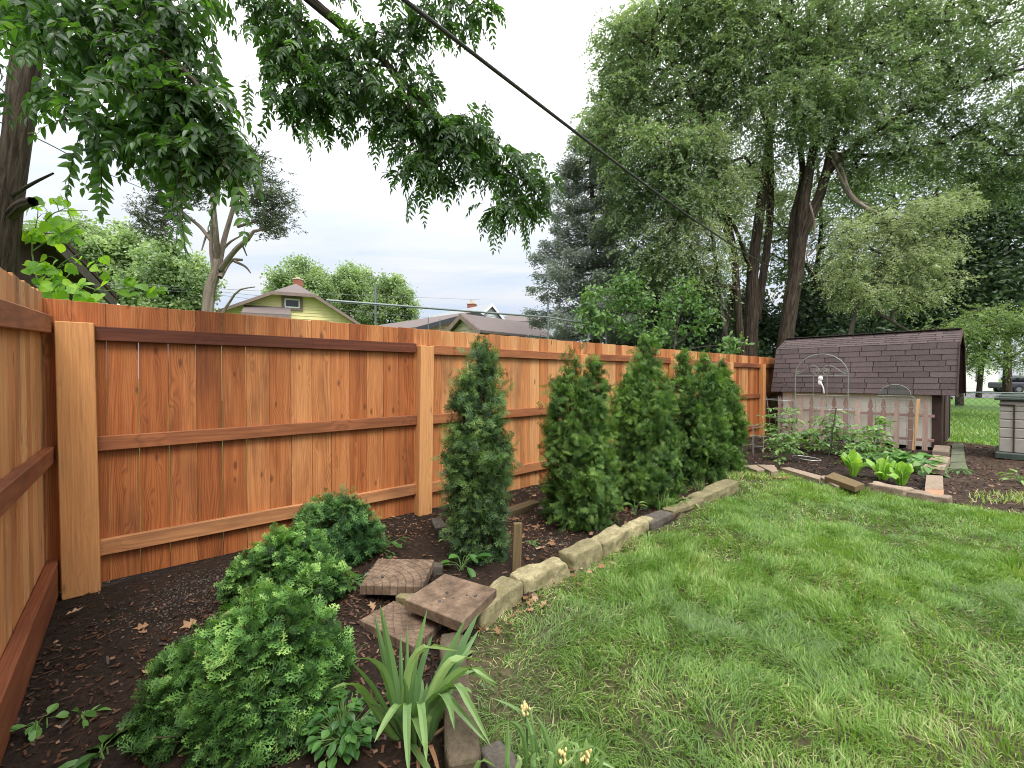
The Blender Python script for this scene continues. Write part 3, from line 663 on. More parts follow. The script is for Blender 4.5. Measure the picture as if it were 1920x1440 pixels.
def side_fence():
    f = thing('wooden_fence', 'left side fence of pale cedar boards meeting the corner post', 'fence', (-.45, -.1, 0))
    mb = MB(); y = -.012; i = 0
    while y > -6:
        wd = .140+.003*rng.normal(); top = 1.862+.055*y+.004*rng.normal()
        r = [.92, .74, .95, .70, .98, .78, .60, .86, .66, .9, .7][i % 11]+.05*rng.normal()
        cbox(mb, (-.424, y-wd/2, (top+.0)/2), (.017, wd-.0015, top), rotz(.0), .002, np.clip(r, 0, 1)); 
        y -= wd; i += 1
    # boards are thin along x: make their grain run across y
    o = mb
    V = [v for v in mb.V]
    for kx in range(len(mb.L)): mb.L[kx] = mb.L[kx][:, [1, 0, 2]]
    mb.build('board_panel', M['cedar'], f)
    for (z0, z1, sl, dpt, r) in ((1.622, 1.728, .060, .045, .62), (.835, .934, -.004, .045, .45), (.025, .238, .004, .055, .36)):
        mb = MB(); n = 6.0; yc = -.02-n/2
        cbox(mb, (-.4135+dpt/2, yc, (z0+z1)/2+sl*(yc)), (dpt, n, z1-z0), rotx(sl), .005, r, axis=1); mb.build('rail', M['cedar_rail'], f)
side_fence()
# ================================================================== shrubs with flat scale sprays
def shrub_points(n, shape, zmin, shell):
    """shape(dir) -> radius vector; returns points and outward directions"""
    pass
def globe(name, label, c, lobes, n, size, mat, tm):
    """lobes: (dx, dy, dz, rx, ry, rz) round the base point c"""
    t = thing(name, label, 'shrub', c, 'low globe cedars in the bed')
    mb = MB(); tot = sum(l[3]*l[4]+l[3]*l[5] for l in lobes); st = MB()
    for li, (dx, dy, dz, rx, ry, rz) in enumerate(lobes):
        m = int(n*(rx*ry+rx*rz)/tot)//9
        d = rdir(m*2); d = d[d[:, 2] > -.75][:m]; m = len(d)
        lump = 1+.14*vnoise(d*3.1+li*7, 3)+.17*vnoise(d*7+li*3, 5)
        ctr = np.array(c)+np.array([dx, dy, dz]); R3 = np.array([rx, ry, rz])
        f = .70+.30*rng.random(m)**.5
        P = ctr+d*R3*(lump*f)[:, None]
        out = unit(d/R3)
        A = unit(out*.75+np.array([0, 0, .25])+rng.normal(size=(m, 3))*.42); up = np.array([0, 0, 1.0])
        N = unit(up*.8+out*.45+rng.normal(size=(m, 3))*.45)
        L = size*(.75+.5*rng.random(m)); k = P[:, 2] > .015; 
        K = 9; zr = np.clip(P[:, 2]/(.9*(c[2]+max(l[2]+l[5] for l in lobes))), 0, 1); tone = np.repeat(-.30*(1-zr)**1.4+.05+.10*rng.normal(size=m)+.55*(f-.70)/.30-.03+.5*(lump-1), K); mm = m*K  # lower sprays toned darker, the bush's self-shading put into the leaf colour
        P = np.repeat(P, K, 0); A0 = np.repeat(A, K, 0); s_ = np.abs(rng.normal(size=mm))*.026
        P = P+rng.normal(size=(mm, 3))*.024+A0*(s_-.03)[:, None]; A = unit(A0+rng.normal(size=(mm, 3))*.55+np.array([0, 0, .12])); N = unit(np.repeat(N, K, 0)+rng.normal(size=(mm, 3))*.5)
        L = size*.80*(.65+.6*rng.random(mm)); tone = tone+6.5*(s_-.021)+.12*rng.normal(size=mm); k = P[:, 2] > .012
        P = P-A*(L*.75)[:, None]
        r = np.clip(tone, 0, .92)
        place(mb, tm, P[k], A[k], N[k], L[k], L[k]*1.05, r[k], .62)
        for q in P[k][rng.random(k.sum()) < .12]:
            b = np.array([c[0]+.04*rng.normal(), c[1]+.04*rng.normal(), .0]); mid = (b+q)/2+np.array([0, 0, -.03]); tube(st, [b, mid, q], [.006, .004, .002], 4, .5, False)
    st.build('stems', M['brown_stem'], t); mb.build('foliage', mat, t)
    return t
def px_lobes(c, L): return [tuple(D(x, y, d)-np.array(c))+(r, r, r*.95) for x, y, d, r in L]
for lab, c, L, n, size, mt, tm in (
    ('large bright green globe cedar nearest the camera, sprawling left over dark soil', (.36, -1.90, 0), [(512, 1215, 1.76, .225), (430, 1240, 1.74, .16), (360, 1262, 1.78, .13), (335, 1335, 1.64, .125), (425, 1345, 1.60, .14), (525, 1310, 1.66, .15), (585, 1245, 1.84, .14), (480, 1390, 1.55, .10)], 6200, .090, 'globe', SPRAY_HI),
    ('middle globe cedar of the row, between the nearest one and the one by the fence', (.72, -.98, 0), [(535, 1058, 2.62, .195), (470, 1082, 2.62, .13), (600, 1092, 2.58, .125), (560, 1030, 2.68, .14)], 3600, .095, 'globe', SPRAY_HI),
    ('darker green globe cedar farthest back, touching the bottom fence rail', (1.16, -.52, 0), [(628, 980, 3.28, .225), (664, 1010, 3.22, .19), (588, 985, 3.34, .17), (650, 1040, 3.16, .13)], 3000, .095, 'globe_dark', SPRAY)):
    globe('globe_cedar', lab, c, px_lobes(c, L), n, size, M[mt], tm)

def column(label, c, h, cols, n, mat, tm, size=.13, tilt=0.0, gap=0.25):
    """cols: upright lobes (dx, dy, height fraction, radius profile [(t, r) ...])"""
    t = thing('arborvitae', label, 'shrub', c, 'columnar arborvitae along the fence')
    mb = MB(); st = MB(); c = np.array(c)
    area = [cl[2]*np.mean([p[1] for p in cl[3]]) for cl in cols]; seed = int(c[0]*100)
    for (dx, dy, hf, prof), ar in zip(cols, area):
        m = int(n*ar/sum(area))//13; tt = np.array([p[0] for p in prof]); rr = np.array([p[1] for p in prof])
        # more points where wider
        ts = rng.random(m*3); acc = np.interp(ts, tt, rr)/rr.max(); ts = ts[rng.random(m*3) < .12+acc][:m]; m = len(ts)
        th = rng.random(m)*2*np.pi; d = np.c_[np.cos(th), np.sin(th), np.zeros(m)]
        q = np.c_[d[:, 0]*1.4, d[:, 1]*1.4, ts*h*hf*3.2]
        lump = 1+.20*vnoise(q, seed)+.20*vnoise(q*2.6, seed+3)
        f = .45+.55*rng.random(m)**.5
        R = np.interp(ts, tt, rr)*lump*f
        P = c+np.array([dx, dy, 0])+d*R[:, None]+np.c_[np.zeros(m), np.zeros(m), ts*h*hf]; P[:, 0] += tilt*ts*h
        A = unit(d*.55+np.array([0, 0, .75])*(.4+.6*ts)[:, None]+rng.normal(size=(m, 3))*.38)
        N = unit(np.cross(A, np.array([0, 0, 1.0]))*rng.choice([-1, 1], m)[:, None]*.7+d*.7+rng.normal(size=(m, 3))*.4)
        L = size*(.65+.55*rng.random(m))*np.where(ts > .93, .8, 1)
        tf = .08*rng.normal(size=m); K = 13; mm = m*K; tuftP = P.copy(); tuftA = unit(A)
        P = np.repeat(P, K, 0); A = np.repeat(tuftA, K, 0); s_ = np.abs(rng.normal(size=(mm, 1)))*.045; P = P+rng.normal(size=(mm, 3))*.034+A*(s_-.05); A = unit(A+rng.normal(size=(mm, 3))*.5)
        N = unit(np.repeat(N, K, 0)+rng.normal(size=(mm, 3))*.45); q = np.repeat(q, K, 0); ts = np.repeat(ts, K); lump = np.repeat(lump, K); f = np.repeat(f, K); tf = np.repeat(tf, K)+2.2*(s_[:, 0]-.036); L = size*.78*(.65+.55*rng.random(mm)); tf = tf+.14*rng.normal(size=mm); m = mm
        thin = fbm(q*.9+11, seed+9)
        k = thin > -gap-1.2*(f > .75)*.25-.35
        P = P-A*(L*.55)[:, None]; P[:, 2] = np.maximum(P[:, 2], .01)
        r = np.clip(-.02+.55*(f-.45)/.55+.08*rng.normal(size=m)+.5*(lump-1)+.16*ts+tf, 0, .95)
        place(mb, tm, P[k], A[k], N[k], L[k], L[k]*.9, r[k], .5)
        b = c+np.array([dx*.4, dy*.4, 0]); tube(st, [b, c+np.array([dx, dy, h*hf*.5]), c+np.array([dx+tilt*h*hf*.9, dy, h*hf*.93])], [.022, .015, .004], 6, .5, False)
        for i in range(60):
            z = h*hf*(.04+.85*rng.random()); a = rng.random()*6.28; rad = np.interp(z/(h*hf), tt, rr)*.7
            p0 = c+np.array([dx, dy, z]); tube(st, [p0, p0+np.array([math.cos(a)*rad*.5, math.sin(a)*rad*.5, .03]), p0+np.array([math.cos(a)*rad, math.sin(a)*rad, .12])], [.006, .004, .002], 4, .5, False)
    st.build('stems', M['brown_stem'], t); mb.build('foliage', mat, t)
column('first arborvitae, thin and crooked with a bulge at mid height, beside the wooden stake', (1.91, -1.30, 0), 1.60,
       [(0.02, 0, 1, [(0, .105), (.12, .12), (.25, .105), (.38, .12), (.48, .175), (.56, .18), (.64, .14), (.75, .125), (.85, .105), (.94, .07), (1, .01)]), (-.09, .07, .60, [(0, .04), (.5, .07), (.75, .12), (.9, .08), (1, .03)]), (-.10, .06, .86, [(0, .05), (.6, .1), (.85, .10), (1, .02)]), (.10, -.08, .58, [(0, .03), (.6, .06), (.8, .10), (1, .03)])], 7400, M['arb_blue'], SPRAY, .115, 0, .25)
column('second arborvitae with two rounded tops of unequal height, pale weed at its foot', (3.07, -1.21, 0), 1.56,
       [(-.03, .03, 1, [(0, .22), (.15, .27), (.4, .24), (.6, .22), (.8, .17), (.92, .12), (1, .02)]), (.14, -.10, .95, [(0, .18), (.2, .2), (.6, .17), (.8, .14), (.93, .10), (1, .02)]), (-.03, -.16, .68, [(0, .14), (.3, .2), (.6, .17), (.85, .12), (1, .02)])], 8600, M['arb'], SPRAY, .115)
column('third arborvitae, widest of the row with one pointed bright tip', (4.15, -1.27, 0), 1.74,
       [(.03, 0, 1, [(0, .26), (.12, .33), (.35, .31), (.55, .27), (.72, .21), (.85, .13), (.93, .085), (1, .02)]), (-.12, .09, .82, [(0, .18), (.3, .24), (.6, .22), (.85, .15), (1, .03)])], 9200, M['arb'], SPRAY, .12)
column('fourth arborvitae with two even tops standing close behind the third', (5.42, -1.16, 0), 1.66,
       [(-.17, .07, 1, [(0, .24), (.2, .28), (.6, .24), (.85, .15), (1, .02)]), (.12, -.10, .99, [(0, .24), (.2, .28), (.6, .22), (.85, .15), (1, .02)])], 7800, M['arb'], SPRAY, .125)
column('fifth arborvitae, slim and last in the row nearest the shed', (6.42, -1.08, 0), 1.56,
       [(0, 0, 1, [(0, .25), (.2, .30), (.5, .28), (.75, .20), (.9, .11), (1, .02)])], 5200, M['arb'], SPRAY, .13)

# ================================================================== strap-leaved plants
def strap(mb, pts, wd, rnd, n=10, fold=.22, side=None):
    P = spline(pts, n); T = unit(np.gradient(P, axis=0))
    s = np.array([1, 0, 0])*0+(RT if side is None else side); V = []; L = []
    ts = np.linspace(0, 1, n); prof = np.interp(ts, [0, .12, .45, .75, .92, 1], [.55, .85, 1, .8, .42, .03])
    for i in range(n):
        B = unit(s-T[i]*np.dot(s, T[i])); N = np.cross(T[i], B); w = wd*prof[i]/2
        V += [P[i]-B*w+N*w*fold, P[i]-N*w*.2, P[i]+B*w+N*w*fold]
        L += [(ts[i], -.5, rnd*30), (ts[i], 0, rnd*30), (ts[i], .5, rnd*30)]
    F = []
    for i in range(n-1):
        a = i*3; F += [[a, a+1, a+4, a+3], [a+1, a+2, a+5, a+4]]
    r = np.repeat(np.clip(rnd+.18*(ts-.4), 0, 1), 3); mb.add(V, F, r, L)
def iris():
    base = G(785, 1385); t = thing('iris_plant', 'large iris clump of arching sword leaves at the curved end of the bed', 'plant', base)
    mb = MB()
    LV = [ # points from base to tip (px, py), depth at tip, width, tone
     ([(752, 1360), (735, 1250), (712, 1132)], 1.62, .030, .30), ([(748, 1355), (722, 1240), (702, 1150)], 1.70, .022, .35), ([(740, 1365), (700, 1290), (655, 1237)], 1.40, .020, .2),
     ([(745, 1350), (722, 1265), (695, 1237), (664, 1235)], 1.46, .026, .55), ([(728, 1372), (690, 1310), (660, 1282), (620, 1292)], 1.30, .032, .6), ([(755, 1340), (752, 1260), (751, 1190)], 1.7, .015, .25),
     ([(762, 1340), (763, 1260), (764, 1172)], 1.72, .014, .3), ([(766, 1345), (778, 1240), (801, 1142)], 1.75, .022, .35), ([(772, 1345), (790, 1250), (811, 1190)], 1.7, .022, .25),
     ([(786, 1350), (830, 1250), (872, 1162)], 1.72, .028, .25), ([(795, 1345), (855, 1230), (897, 1150)], 1.78, .030, .2), ([(800, 1345), (870, 1225), (897, 1182)], 1.8, .022, .3),
     ([(758, 1340), (768, 1250), (800, 1212), (858, 1220)], 1.60, .024, .75), ([(800, 1330), (830, 1260), (860, 1232), (908, 1240)], 1.66, .028, .7), ([(800, 1340), (842, 1278), (885, 1252), (932, 1282)], 1.56, .030, .65),
     ([(806, 1340), (850, 1268), (895, 1262), (934, 1290)], 1.62, .028, .6), ([(806, 1335), (850, 1250), (880, 1222), (895, 1222)], 1.9, .022, .7), ([(800, 1335), (850, 1282), (880, 1320), (920, 1398)], 1.40, .024, .6),
     ([(798, 1335), (828, 1300), (868, 1340), (914, 1394)], 1.48, .022, .55), ([(792, 1340), (822, 1302), (842, 1318), (852, 1368)], 1.45, .024, .55), ([(766, 1345), (750, 1320), (728, 1345), (702, 1392)], 1.38, .026, .7),
     ([(766, 1350), (764, 1318), (763, 1370), (767, 1460)], 1.32, .026, .6), ([(782, 1350), (788, 1316), (795, 1370), (800, 1430)], 1.34, .024, .55), ([(770, 1360), (776, 1345), (788, 1375), (797, 1405)], 1.36, .022, .65),
     ([(775, 1350), (790, 1290), (778, 1250)], 1.7, .02, .3), ([(795, 1350), (820, 1280), (840, 1240)], 1.66, .024, .3), ([(790, 1350), (825, 1300), (868, 1290), (885, 1300)], 1.5, .02, .5),
     ([(760, 1350), (762, 1300), (756, 1270)], 1.55, .018, .4), ([(775, 1345), (778, 1290), (780, 1262)], 1.6, .02, .35), ([(742, 1368), (715, 1330), (690, 1318)], 1.5, .018, .5), ([(770, 1390), (780, 1410), (800, 1440), (812, 1475)], 1.3, .024, .55)]
    for pts, dep, wd, r in LV:
        n = len(pts); q = []
        for i, (x, y) in enumerate(pts):
            u = i/(n-1); q.append(D(x, y, 1.60*(1-u)+dep*u))
        b = np.array(base)+np.array([q[0][0]-base[0], q[0][1]-base[1], 0])*.6; b[2] = .0
        strap(mb, [b]+q, wd*1.2, np.clip(r+.06*rng.normal(), 0, 1), 12)
    # short inner leaves fill the clump
    for i in range(16):
        a = rng.random()*6.28; h = .12+.14*rng.random(); o = .05+.06*rng.random()
        b = np.array(base)+np.array([.05*math.cos(a), .05*math.sin(a), 0]); strap(mb, [b, b+np.array([math.cos(a)*o*.4, math.sin(a)*o*.4, h*.6]), b+np.array([math.cos(a)*o, math.sin(a)*o, h])], .022, .2+.4*rng.random(), 7)
    mb.build('leaves', M['iris'], t)
    mb = MB()
    for i in range(9):
        a = rng.random()*6.28; b = np.array(base)+np.array([.05*math.cos(a), .05*math.sin(a), .01]); strap(mb, [b, b+np.array([math.cos(a)*.08, math.sin(a)*.08, .05]), b+np.array([math.cos(a)*.17, math.sin(a)*.17, .015])], .016, rng.random(), 7)
    mb.build('dead_leaves', M['dry'], t)
iris()
def spiderwort(label, base, leaves_, buds):
    t = thing('spiderwort', label, 'plant', base, 'spiderworts at the lawn corner'); mb = MB(); fl = MB()
    for pts, d0, d1, wd, r in leaves_:
        n = len(pts); q = [D(x, y, d0+(d1-d0)*i/(n-1)) for i, (x, y) in enumerate(pts)]
        if q[0][2] > .05:
            b = q[0].copy(); b[2] = 0; b[:2] = .5*b[:2]+.5*np.array(base[:2]); q = [b]+q
        strap(mb, q, wd, r, 10)
    for (x, y, d) in buds:
        c = D(x, y, d); b = np.array([.3*c[0]+.7*base[0], .3*c[1]+.7*base[1], 0]); tube(mb, spline([b, (b+c)/2+np.array([.01, 0, .02]), c], 6), .003, 5, .5)
        fl = MB()
        for i in range(16):
            q = c+rng.normal(size=3)*np.array([.009, .009, .007]); V, F = BALL; fl.add(V*(.0036+.0018*rng.random())*np.array([1, 1, 1.5])+q, F, rng.random())
        fl.build('flower_buds', M['yellow_flower'], t)
    mb.build('leaves', M['iris'], t)
def ball(seg=8, rings=6):
    V = []; F = []
    for i in range(rings+1):
        th = math.pi*i/rings
        for j in range(seg): V.append((math.sin(th)*math.cos(2*math.pi*j/seg), math.sin(th)*math.sin(2*math.pi*j/seg), math.cos(th)))
    for i in range(rings):
        for j in range(seg): F.append([i*seg+j, (i+1)*seg+j, (i+1)*seg+(j+1) % seg, i*seg+(j+1) % seg])
    return np.array(V), F
BALL = ball(8, 6)
spiderwort('spiderwort with a tall yellow bud cluster beside the rounded edging stone', tuple(G(985, 1470)), [
    ([(1000, 1400), (985, 1345), (958, 1322), (920, 1308)], 1.40, 1.5, .014, .5), ([(952, 1450), (952, 1400), (953, 1345)], 1.36, 1.38, .016, .6), ([(985, 1400), (970, 1360), (940, 1355), (915, 1380)], 1.4, 1.4, .015, .5),
    ([(900, 1480), (890, 1450), (905, 1423), (930, 1438)], 1.3, 1.3, .016, .6), ([(1000, 1380), (995, 1330), (1012, 1327)], 1.42, 1.45, .010, .7), ([(1005, 1400), (990, 1365), (975, 1355)], 1.42, 1.42, .014, .4)], [(984, 1330, 1.42)])
spiderwort('spiderwort with two low yellow bud clusters at the bottom edge of the lawn', tuple(G(1075, 1490)), [
    ([(1040, 1440), (1020, 1370), (1003, 1340)], 1.38, 1.4, .016, .5), ([(1060, 1440), (1045, 1405), (1062, 1385)], 1.36, 1.38, .018, .7), ([(1095, 1430), (1098, 1405), (1100, 1382)], 1.38, 1.4, .018, .65), ([(1085, 1430), (1080, 1395), (1060, 1390)], 1.36, 1.4, .014, .6),
    ([(1060, 1420), (1090, 1408), (1118, 1400), (1145, 1425)], 1.36, 1.36, .012, .6), ([(1105, 1425), (1130, 1428), (1160, 1445)], 1.36, 1.34, .014, .65), ([(970, 1460), (975, 1430), (970, 1415)], 1.34, 1.36, .018, .7), ([(1030, 1460), (1035, 1420), (1028, 1408)], 1.34, 1.36, .018, .6),
    ([(1005, 1450), (1000, 1425), (1005, 1410)], 1.33, 1.34, .018, .55), ([(1120, 1460), (1130, 1420), (1132, 1408)], 1.34, 1.34, .012, .6), ([(1050, 1450), (1075, 1420), (1080, 1392)], 1.32, 1.34, .008, .8), ([(1000, 1430), (1010, 1422), (1022, 1420)], 1.36, 1.36, .014, .6)],
    [(1052, 1415, 1.36), (1097, 1418, 1.37)])

# ------------------------------------------------------------------ small broad-leaved plants
def herb(name, label, c, n, h, spread, L, Wd, mat, tm=LEAF, cat='plant', group=None, tone=.5, stems=True):
    c = np.array(c, float); c[2] = .01; t = thing(name, label, cat, c, group); mb = MB(); st = MB()
    for i in range(n):
        a = rng.random()*6.28; u = rng.random()**.6; z = h*(.25+.75*rng.random()); o = spread*u
        p = c+np.array([math.cos(a)*o, math.sin(a)*o, z*(1-.35*u)])
        A = np.array([[math.cos(a), math.sin(a), -.15+.5*rng.normal()*.5]]); N = np.array([[.2*rng.normal(), .2*rng.normal(), 1]])
        place(mb, tm, p[None], A, N, L*(.7+.5*rng.random()), Wd*(.7+.5*rng.random()), np.clip(tone+.25*rng.normal(), 0, 1))
        if stems: tube(st, [c+.01*rng.normal(size=3)*np.array([1, 1, 0]), (c+p)/2+np.array([0, 0, .02]), p], [.003, .0025, .0015], 4, .5, False)
    if stems: st.build('stems', M['stem'], t)
    mb.build('leaves', mat, t)
herb('hosta', 'small broad-leaved plant behind the top paver at the foot of the first arborvitae', G(866, 1072), 11, .17, .10, .115, .062, M['broad'], tone=.55)
herb('weed', 'pale green weed clump against the foot of the second arborvitae', G(1080, 985), 12, .22, .13, .10, .045, M['tomato'], tone=.6, group='weeds in the mulch')
herb('weed', 'bushy small-leaved weed left of the iris clump', G(645, 1408), 150, .19, .12, .040, .030, M['broad'], tone=.2, group='weeds in the mulch')
herb('weed', 'bright four-leaved weed at the bottom of the left fence', G(72, 1372), 9, .04, .045, .045, .032, M['broad'], tone=.75, group='weeds in the mulch')
herb('weed', 'low weed with one upright leaf right of the bright four-leaved weed', G(150, 1355), 6, .04, .06, .06, .022, M['broad'], tone=.6, group='weeds in the mulch')
herb('sedum', 'little grey-green rosette in the mulch right of the stake', G(1000, 1025), 26, .04, .07, .03, .014, M['tomato'], tone=.55)
herb('weed', 'thin upright seedling between the second and third arborvitae', G(1190, 968), 7, .22, .06, .11, .03, M['tomato'], tone=.6, group='weeds in the mulch')
herb('weed', 'leafy seedling behind the edging under the fourth arborvitae', G(1285, 952), 12, .14, .10, .08, .035, M['tomato'], tone=.6, group='weeds in the mulch')
herb('weed', 'scattered leafy weed between the back globe cedar and the pavers', G(715, 1040), 26, .16, .17, .075, .034, M['broad'], tone=.22, group='weeds in the mulch')
herb('weed', 'small dark-leaved weed under the left corner of the pavers', G(655, 1105), 20, .09, .13, .06, .03, M['broad'], tone=.15, group='weeds in the mulch')
herb('weed', 'tiny pale weed left of the brick in the mulch', G(835, 1022), 6, .09, .06, .06, .025, M['tomato'], tone=.35, group='weeds in the mulch')
herb('weed', 'yellow-green weed on the bare dirt right of the vegetable bed', G(1915, 905), 22, .16, .16, .12, .05, M['tomato'], tone=.7, group='weeds by the paver path')
herb('weed', 'small weed beside the paver path', G(1800, 888), 10, .12, .10, .09, .04, M['tomato'], tone=.55, group='weeds by the paver path')
def tuft(label, c, n, h, rn):
    c = np.array(c, float); c[2] = 0; t = thing('grass_tuft', label, 'plant', c, 'grass tufts at the bed edge'); mb = MB()
    q = np.tile(c, (n, 1))+rng.normal(size=(n, 3))*np.array([.04, .04, 0]); blades(q, h*(.6+.5*rng.random(n)), np.full(n, .008), np.clip(rn+.12*rng.normal(size=n), 0, 1), np.clip(.35+.3*rng.normal(size=n), 0, 1), mb); mb.build('blades', M['grass'], t)
tuft('tall grass tuft at the foot of the third arborvitae', G(1245, 962), 40, .28, .25)
tuft('low dark grass tuft below the fourth arborvitae', G(1318, 925), 40, .2, .15)
herb('lobed_plant', 'shiny dark low plant with big pointed leaves at the bottom left edge of the bed', G(190, 1430), 8, .06, .05, .10, .048, M['broad'], tone=.18)

# ================================================================== stones, pavers, stake
def rock(size, n=9, rough=.10, boxy=.72, seed=0, chip=.05):
    """weathered block: a cube grid pulled towards a rounded box, chipped by noise"""
    V = []; F = []; g = np.linspace(-1, 1, n)
    for a in range(3):
        for s in (-1, 1):
            X, Y = np.meshgrid(g, g, indexing='ij'); P = np.zeros((n*n, 3)); b, c = (a+1) % 3, (a+2) % 3
            P[:, a] = s; P[:, b] = X.ravel(); P[:, c] = Y.ravel(); k = len(V)*n*n
            V.append(P); i, j = np.meshgrid(np.arange(n-1), np.arange(n-1), indexing='ij'); q = (i*n+j).ravel()+k
            F.append(np.c_[q, q+n, q+n+1, q+1] if s > 0 else np.c_[q, q+1, q+n+1, q+n])
    V = np.concatenate(V); F = np.concatenate(F)
    r = np.sum(np.abs(V)**(2/(1-boxy)), axis=1)**((1-boxy)/2); U = V/r[:, None]
    S = np.asarray(size)/2; Q = U*S
    d = fbm(Q*9+seed*13.7, seed)*rough+vnoise(Q*26+seed, seed+5)*rough*.35
    ch = np.minimum(0, fbm(Q*5+seed*3.1, seed+17)+.15)*chip*4
    Q = Q*(1+ch[:, None]*.5)+unit(U)*(d*S.min()*1.2)[:, None]
    # merge the seams
    key = np.round(V, 5); u, inv = np.unique(key, axis=0, return_inverse=True); inv = inv.ravel(); Qm = np.zeros((len(u), 3)); Qm[inv] = Q
    F = inv[F]
    return Qm, F
def stone(name, label, c, size, yaw, mat, group=None, tilt=0.0, roll=0.0, seed=0, rough=.14, boxy=.86, cat='stone', smooth=False, chip=.09):
    V, F = rock(size, 13, rough, boxy, seed, chip); V = V@(rotz(yaw)@roty(tilt)@rotx(roll)).T+np.asarray(c)
    mb = MB(); mb.add(V, F, .2+.6*rng.random()); o = mb.build(name, mat, None, smooth); tag(o, label, cat, group); return o
def edge_stone(label, a, b, h, wd, mat, seed, zb=-.02, group='limestone edging along the lawn', name='edging_stone', **kw):
    """a, b: pixels of the front bottom edge"""
    A, B = G(*a), G(*b); d = B-A; L = np.linalg.norm(d[:2]); yaw = math.atan2(d[1], d[0]); nrm = np.array([-math.sin(yaw), math.cos(yaw), 0])
    c = (A+B)/2+nrm*wd/2; c[2] = zb+h/2
    return stone(name, label, c, (L, wd, h), yaw, mat, group, seed=seed, **kw)
edge_stone('long rounded edging block right beside the iris clump', (905, 1475), (868, 1215), .125, .12, M['bed_stone'], 1, boxy=.78, rough=.12)
edge_stone('grey half-buried stone at the very bottom edge beside the spiderwort', (985, 1475), (938, 1408), .09, .10, M['grey_stone'], 2, boxy=.5)
edge_stone('mossy edging stone tucked under the corner of the top paver', (905, 1190), (982, 1128), .15, .15, M['lime'], 3)
edge_stone('longest yellowish limestone block, just right of the wooden stake', (985, 1128), (1072, 1085), .15, .15, M['lime'], 4)
edge_stone('chunky chipped limestone block, next beyond the longest one', (1076, 1078), (1130, 1048), .15, .14, M['lime'], 5)
edge_stone('pale grey flat-topped edging block in the middle of the row', (1134, 1046), (1184, 1018), .14, .15, M['lime'], 6, tilt=-.04)
edge_stone('small yellow edging block between two larger grey ones', (1186, 1014), (1226, 992), .12, .11, M['lime'], 7)
edge_stone('low dark edging stone with a rough broken front', (1222, 998), (1266, 976), .10, .15, M['grey_stone'], 8, rough=.14)
edge_stone('long sunken edging stone below the grass tuft', (1262, 974), (1322, 950), .10, .13, M['lime'], 9)
edge_stone('last edging slab, thin and tilted, at the far end of the row', (1312, 950), (1388, 922), .13, .17, M['lime'], 10, tilt=-.05)
V_G = 'stones round the vegetable bed'
def quad_block(name, label, px, z, th, mat, group=None, cat='stone', seed=0, zb=None, rim=.004):
    """a slab whose top corners are seen at px when the top lies at height z"""
    top = np.array([G(x, y, zz) for (x, y), zz in zip(px, z if isinstance(z, (list, tuple)) else [z]*len(px))]); n = len(top)
    ctr = top.mean(0); ins = top+(ctr-top)*0; e = unit(ctr-top)*rim
    rings = [top+e, top-np.array([0, 0, rim]), top-np.array([0, 0, th])]; V = np.concatenate(rings); F = [list(range(n))[::1]]
    N = np.cross(top[1]-top[0], top[2]-top[0])
    if N[2] < 0: F = [list(range(n))[::-1]]
    for r in range(2):
        for i in range(n):
            j = (i+1) % n; q = [r*n+i, (r+1)*n+i, (r+1)*n+j, r*n+j]; F.append(q if N[2] > 0 else q[::-1])
    F.append([2*n+i for i in (range(n)[::-1] if N[2] > 0 else range(n))])
    mb = MB(); uv = np.array([(0, 0, 0), (1, 0, 0), (1, 1, 0), (0, 1, 0)], float)[:n] if n == 4 else np.zeros((n, 3)); uv[:, 2] = seed
    mb.add(V, F, .5, np.concatenate([uv]*3)); o = mb.build(name, mat); tag(o, label, cat, group); return o
quad_block('paver', 'paver with cobble arcs lying level at the back of the heap', [(675, 1097), (709, 1047), (814, 1049), (792, 1100)], .125, .055, M['paver'], 'cobble-pattern pavers heaped in the bed', 'paver', .5)
quad_block('paver', 'top paver scattered with dark pebbles, resting on the edging stone', [(834, 1075), (931, 1104), (866, 1167), (759, 1124)], [.15, .165, .17, .15], .052, M['paver'], 'cobble-pattern pavers heaped in the bed', 'paver', -.1)
quad_block('paver', 'lowest paver, half hidden under the other two and the iris', [(738, 1126), (828, 1168), (775, 1212), (674, 1162)], [.055, .05, .055, .06], .05, M['paver'], 'cobble-pattern pavers heaped in the bed', 'paver', .25)
for i, (px, s, lab) in enumerate([((762, 1140), (.11, .09, .10), 'small tan stone block propping up the top paver'), ((715, 1085), (.16, .12, .08), 'dark stone under the back paver'), ((812, 1075), (.15, .10, .08), 'mossy stone showing between the two upper pavers')]):
    g = G(*px); stone('prop_stone', lab, (g[0], g[1], s[2]/2-.01), s, .4+i, M['lime'] if i in (0, 3) else M['grey_stone'], 'stones propping the pavers', seed=20+i)
k0 = 0
for (x, y, s, lab, z) in [(892, 1118, .016, 'largest dark pebble, right of centre on the top paver', .163), (875, 1117, .010, 'dark pebble left of the largest one on the top paver', .16), (838, 1112, .014, 'dark flat pebble near the back of the top paver', .157), (850, 1122, .010, 'small dark pebble in the middle of the top paver', .158), (824, 1129, .015, 'grey pebble nearest the left edge of the top paver', .155), (832, 1124, .013, 'pale pebble touching the grey one on the top paver', .156), (717, 1082, .014, 'single dark pebble on the arched back paver', .13)]:
    g = G(x, y, z); stone('pebble', lab, (g[0], g[1], z+s*.22), (s*1.3, s, s*.7), k0, M['tan_stone'] if 'pale' in lab else M['slate'], 'pebbles on the pavers', seed=40+k0, boxy=.3); k0 += 1
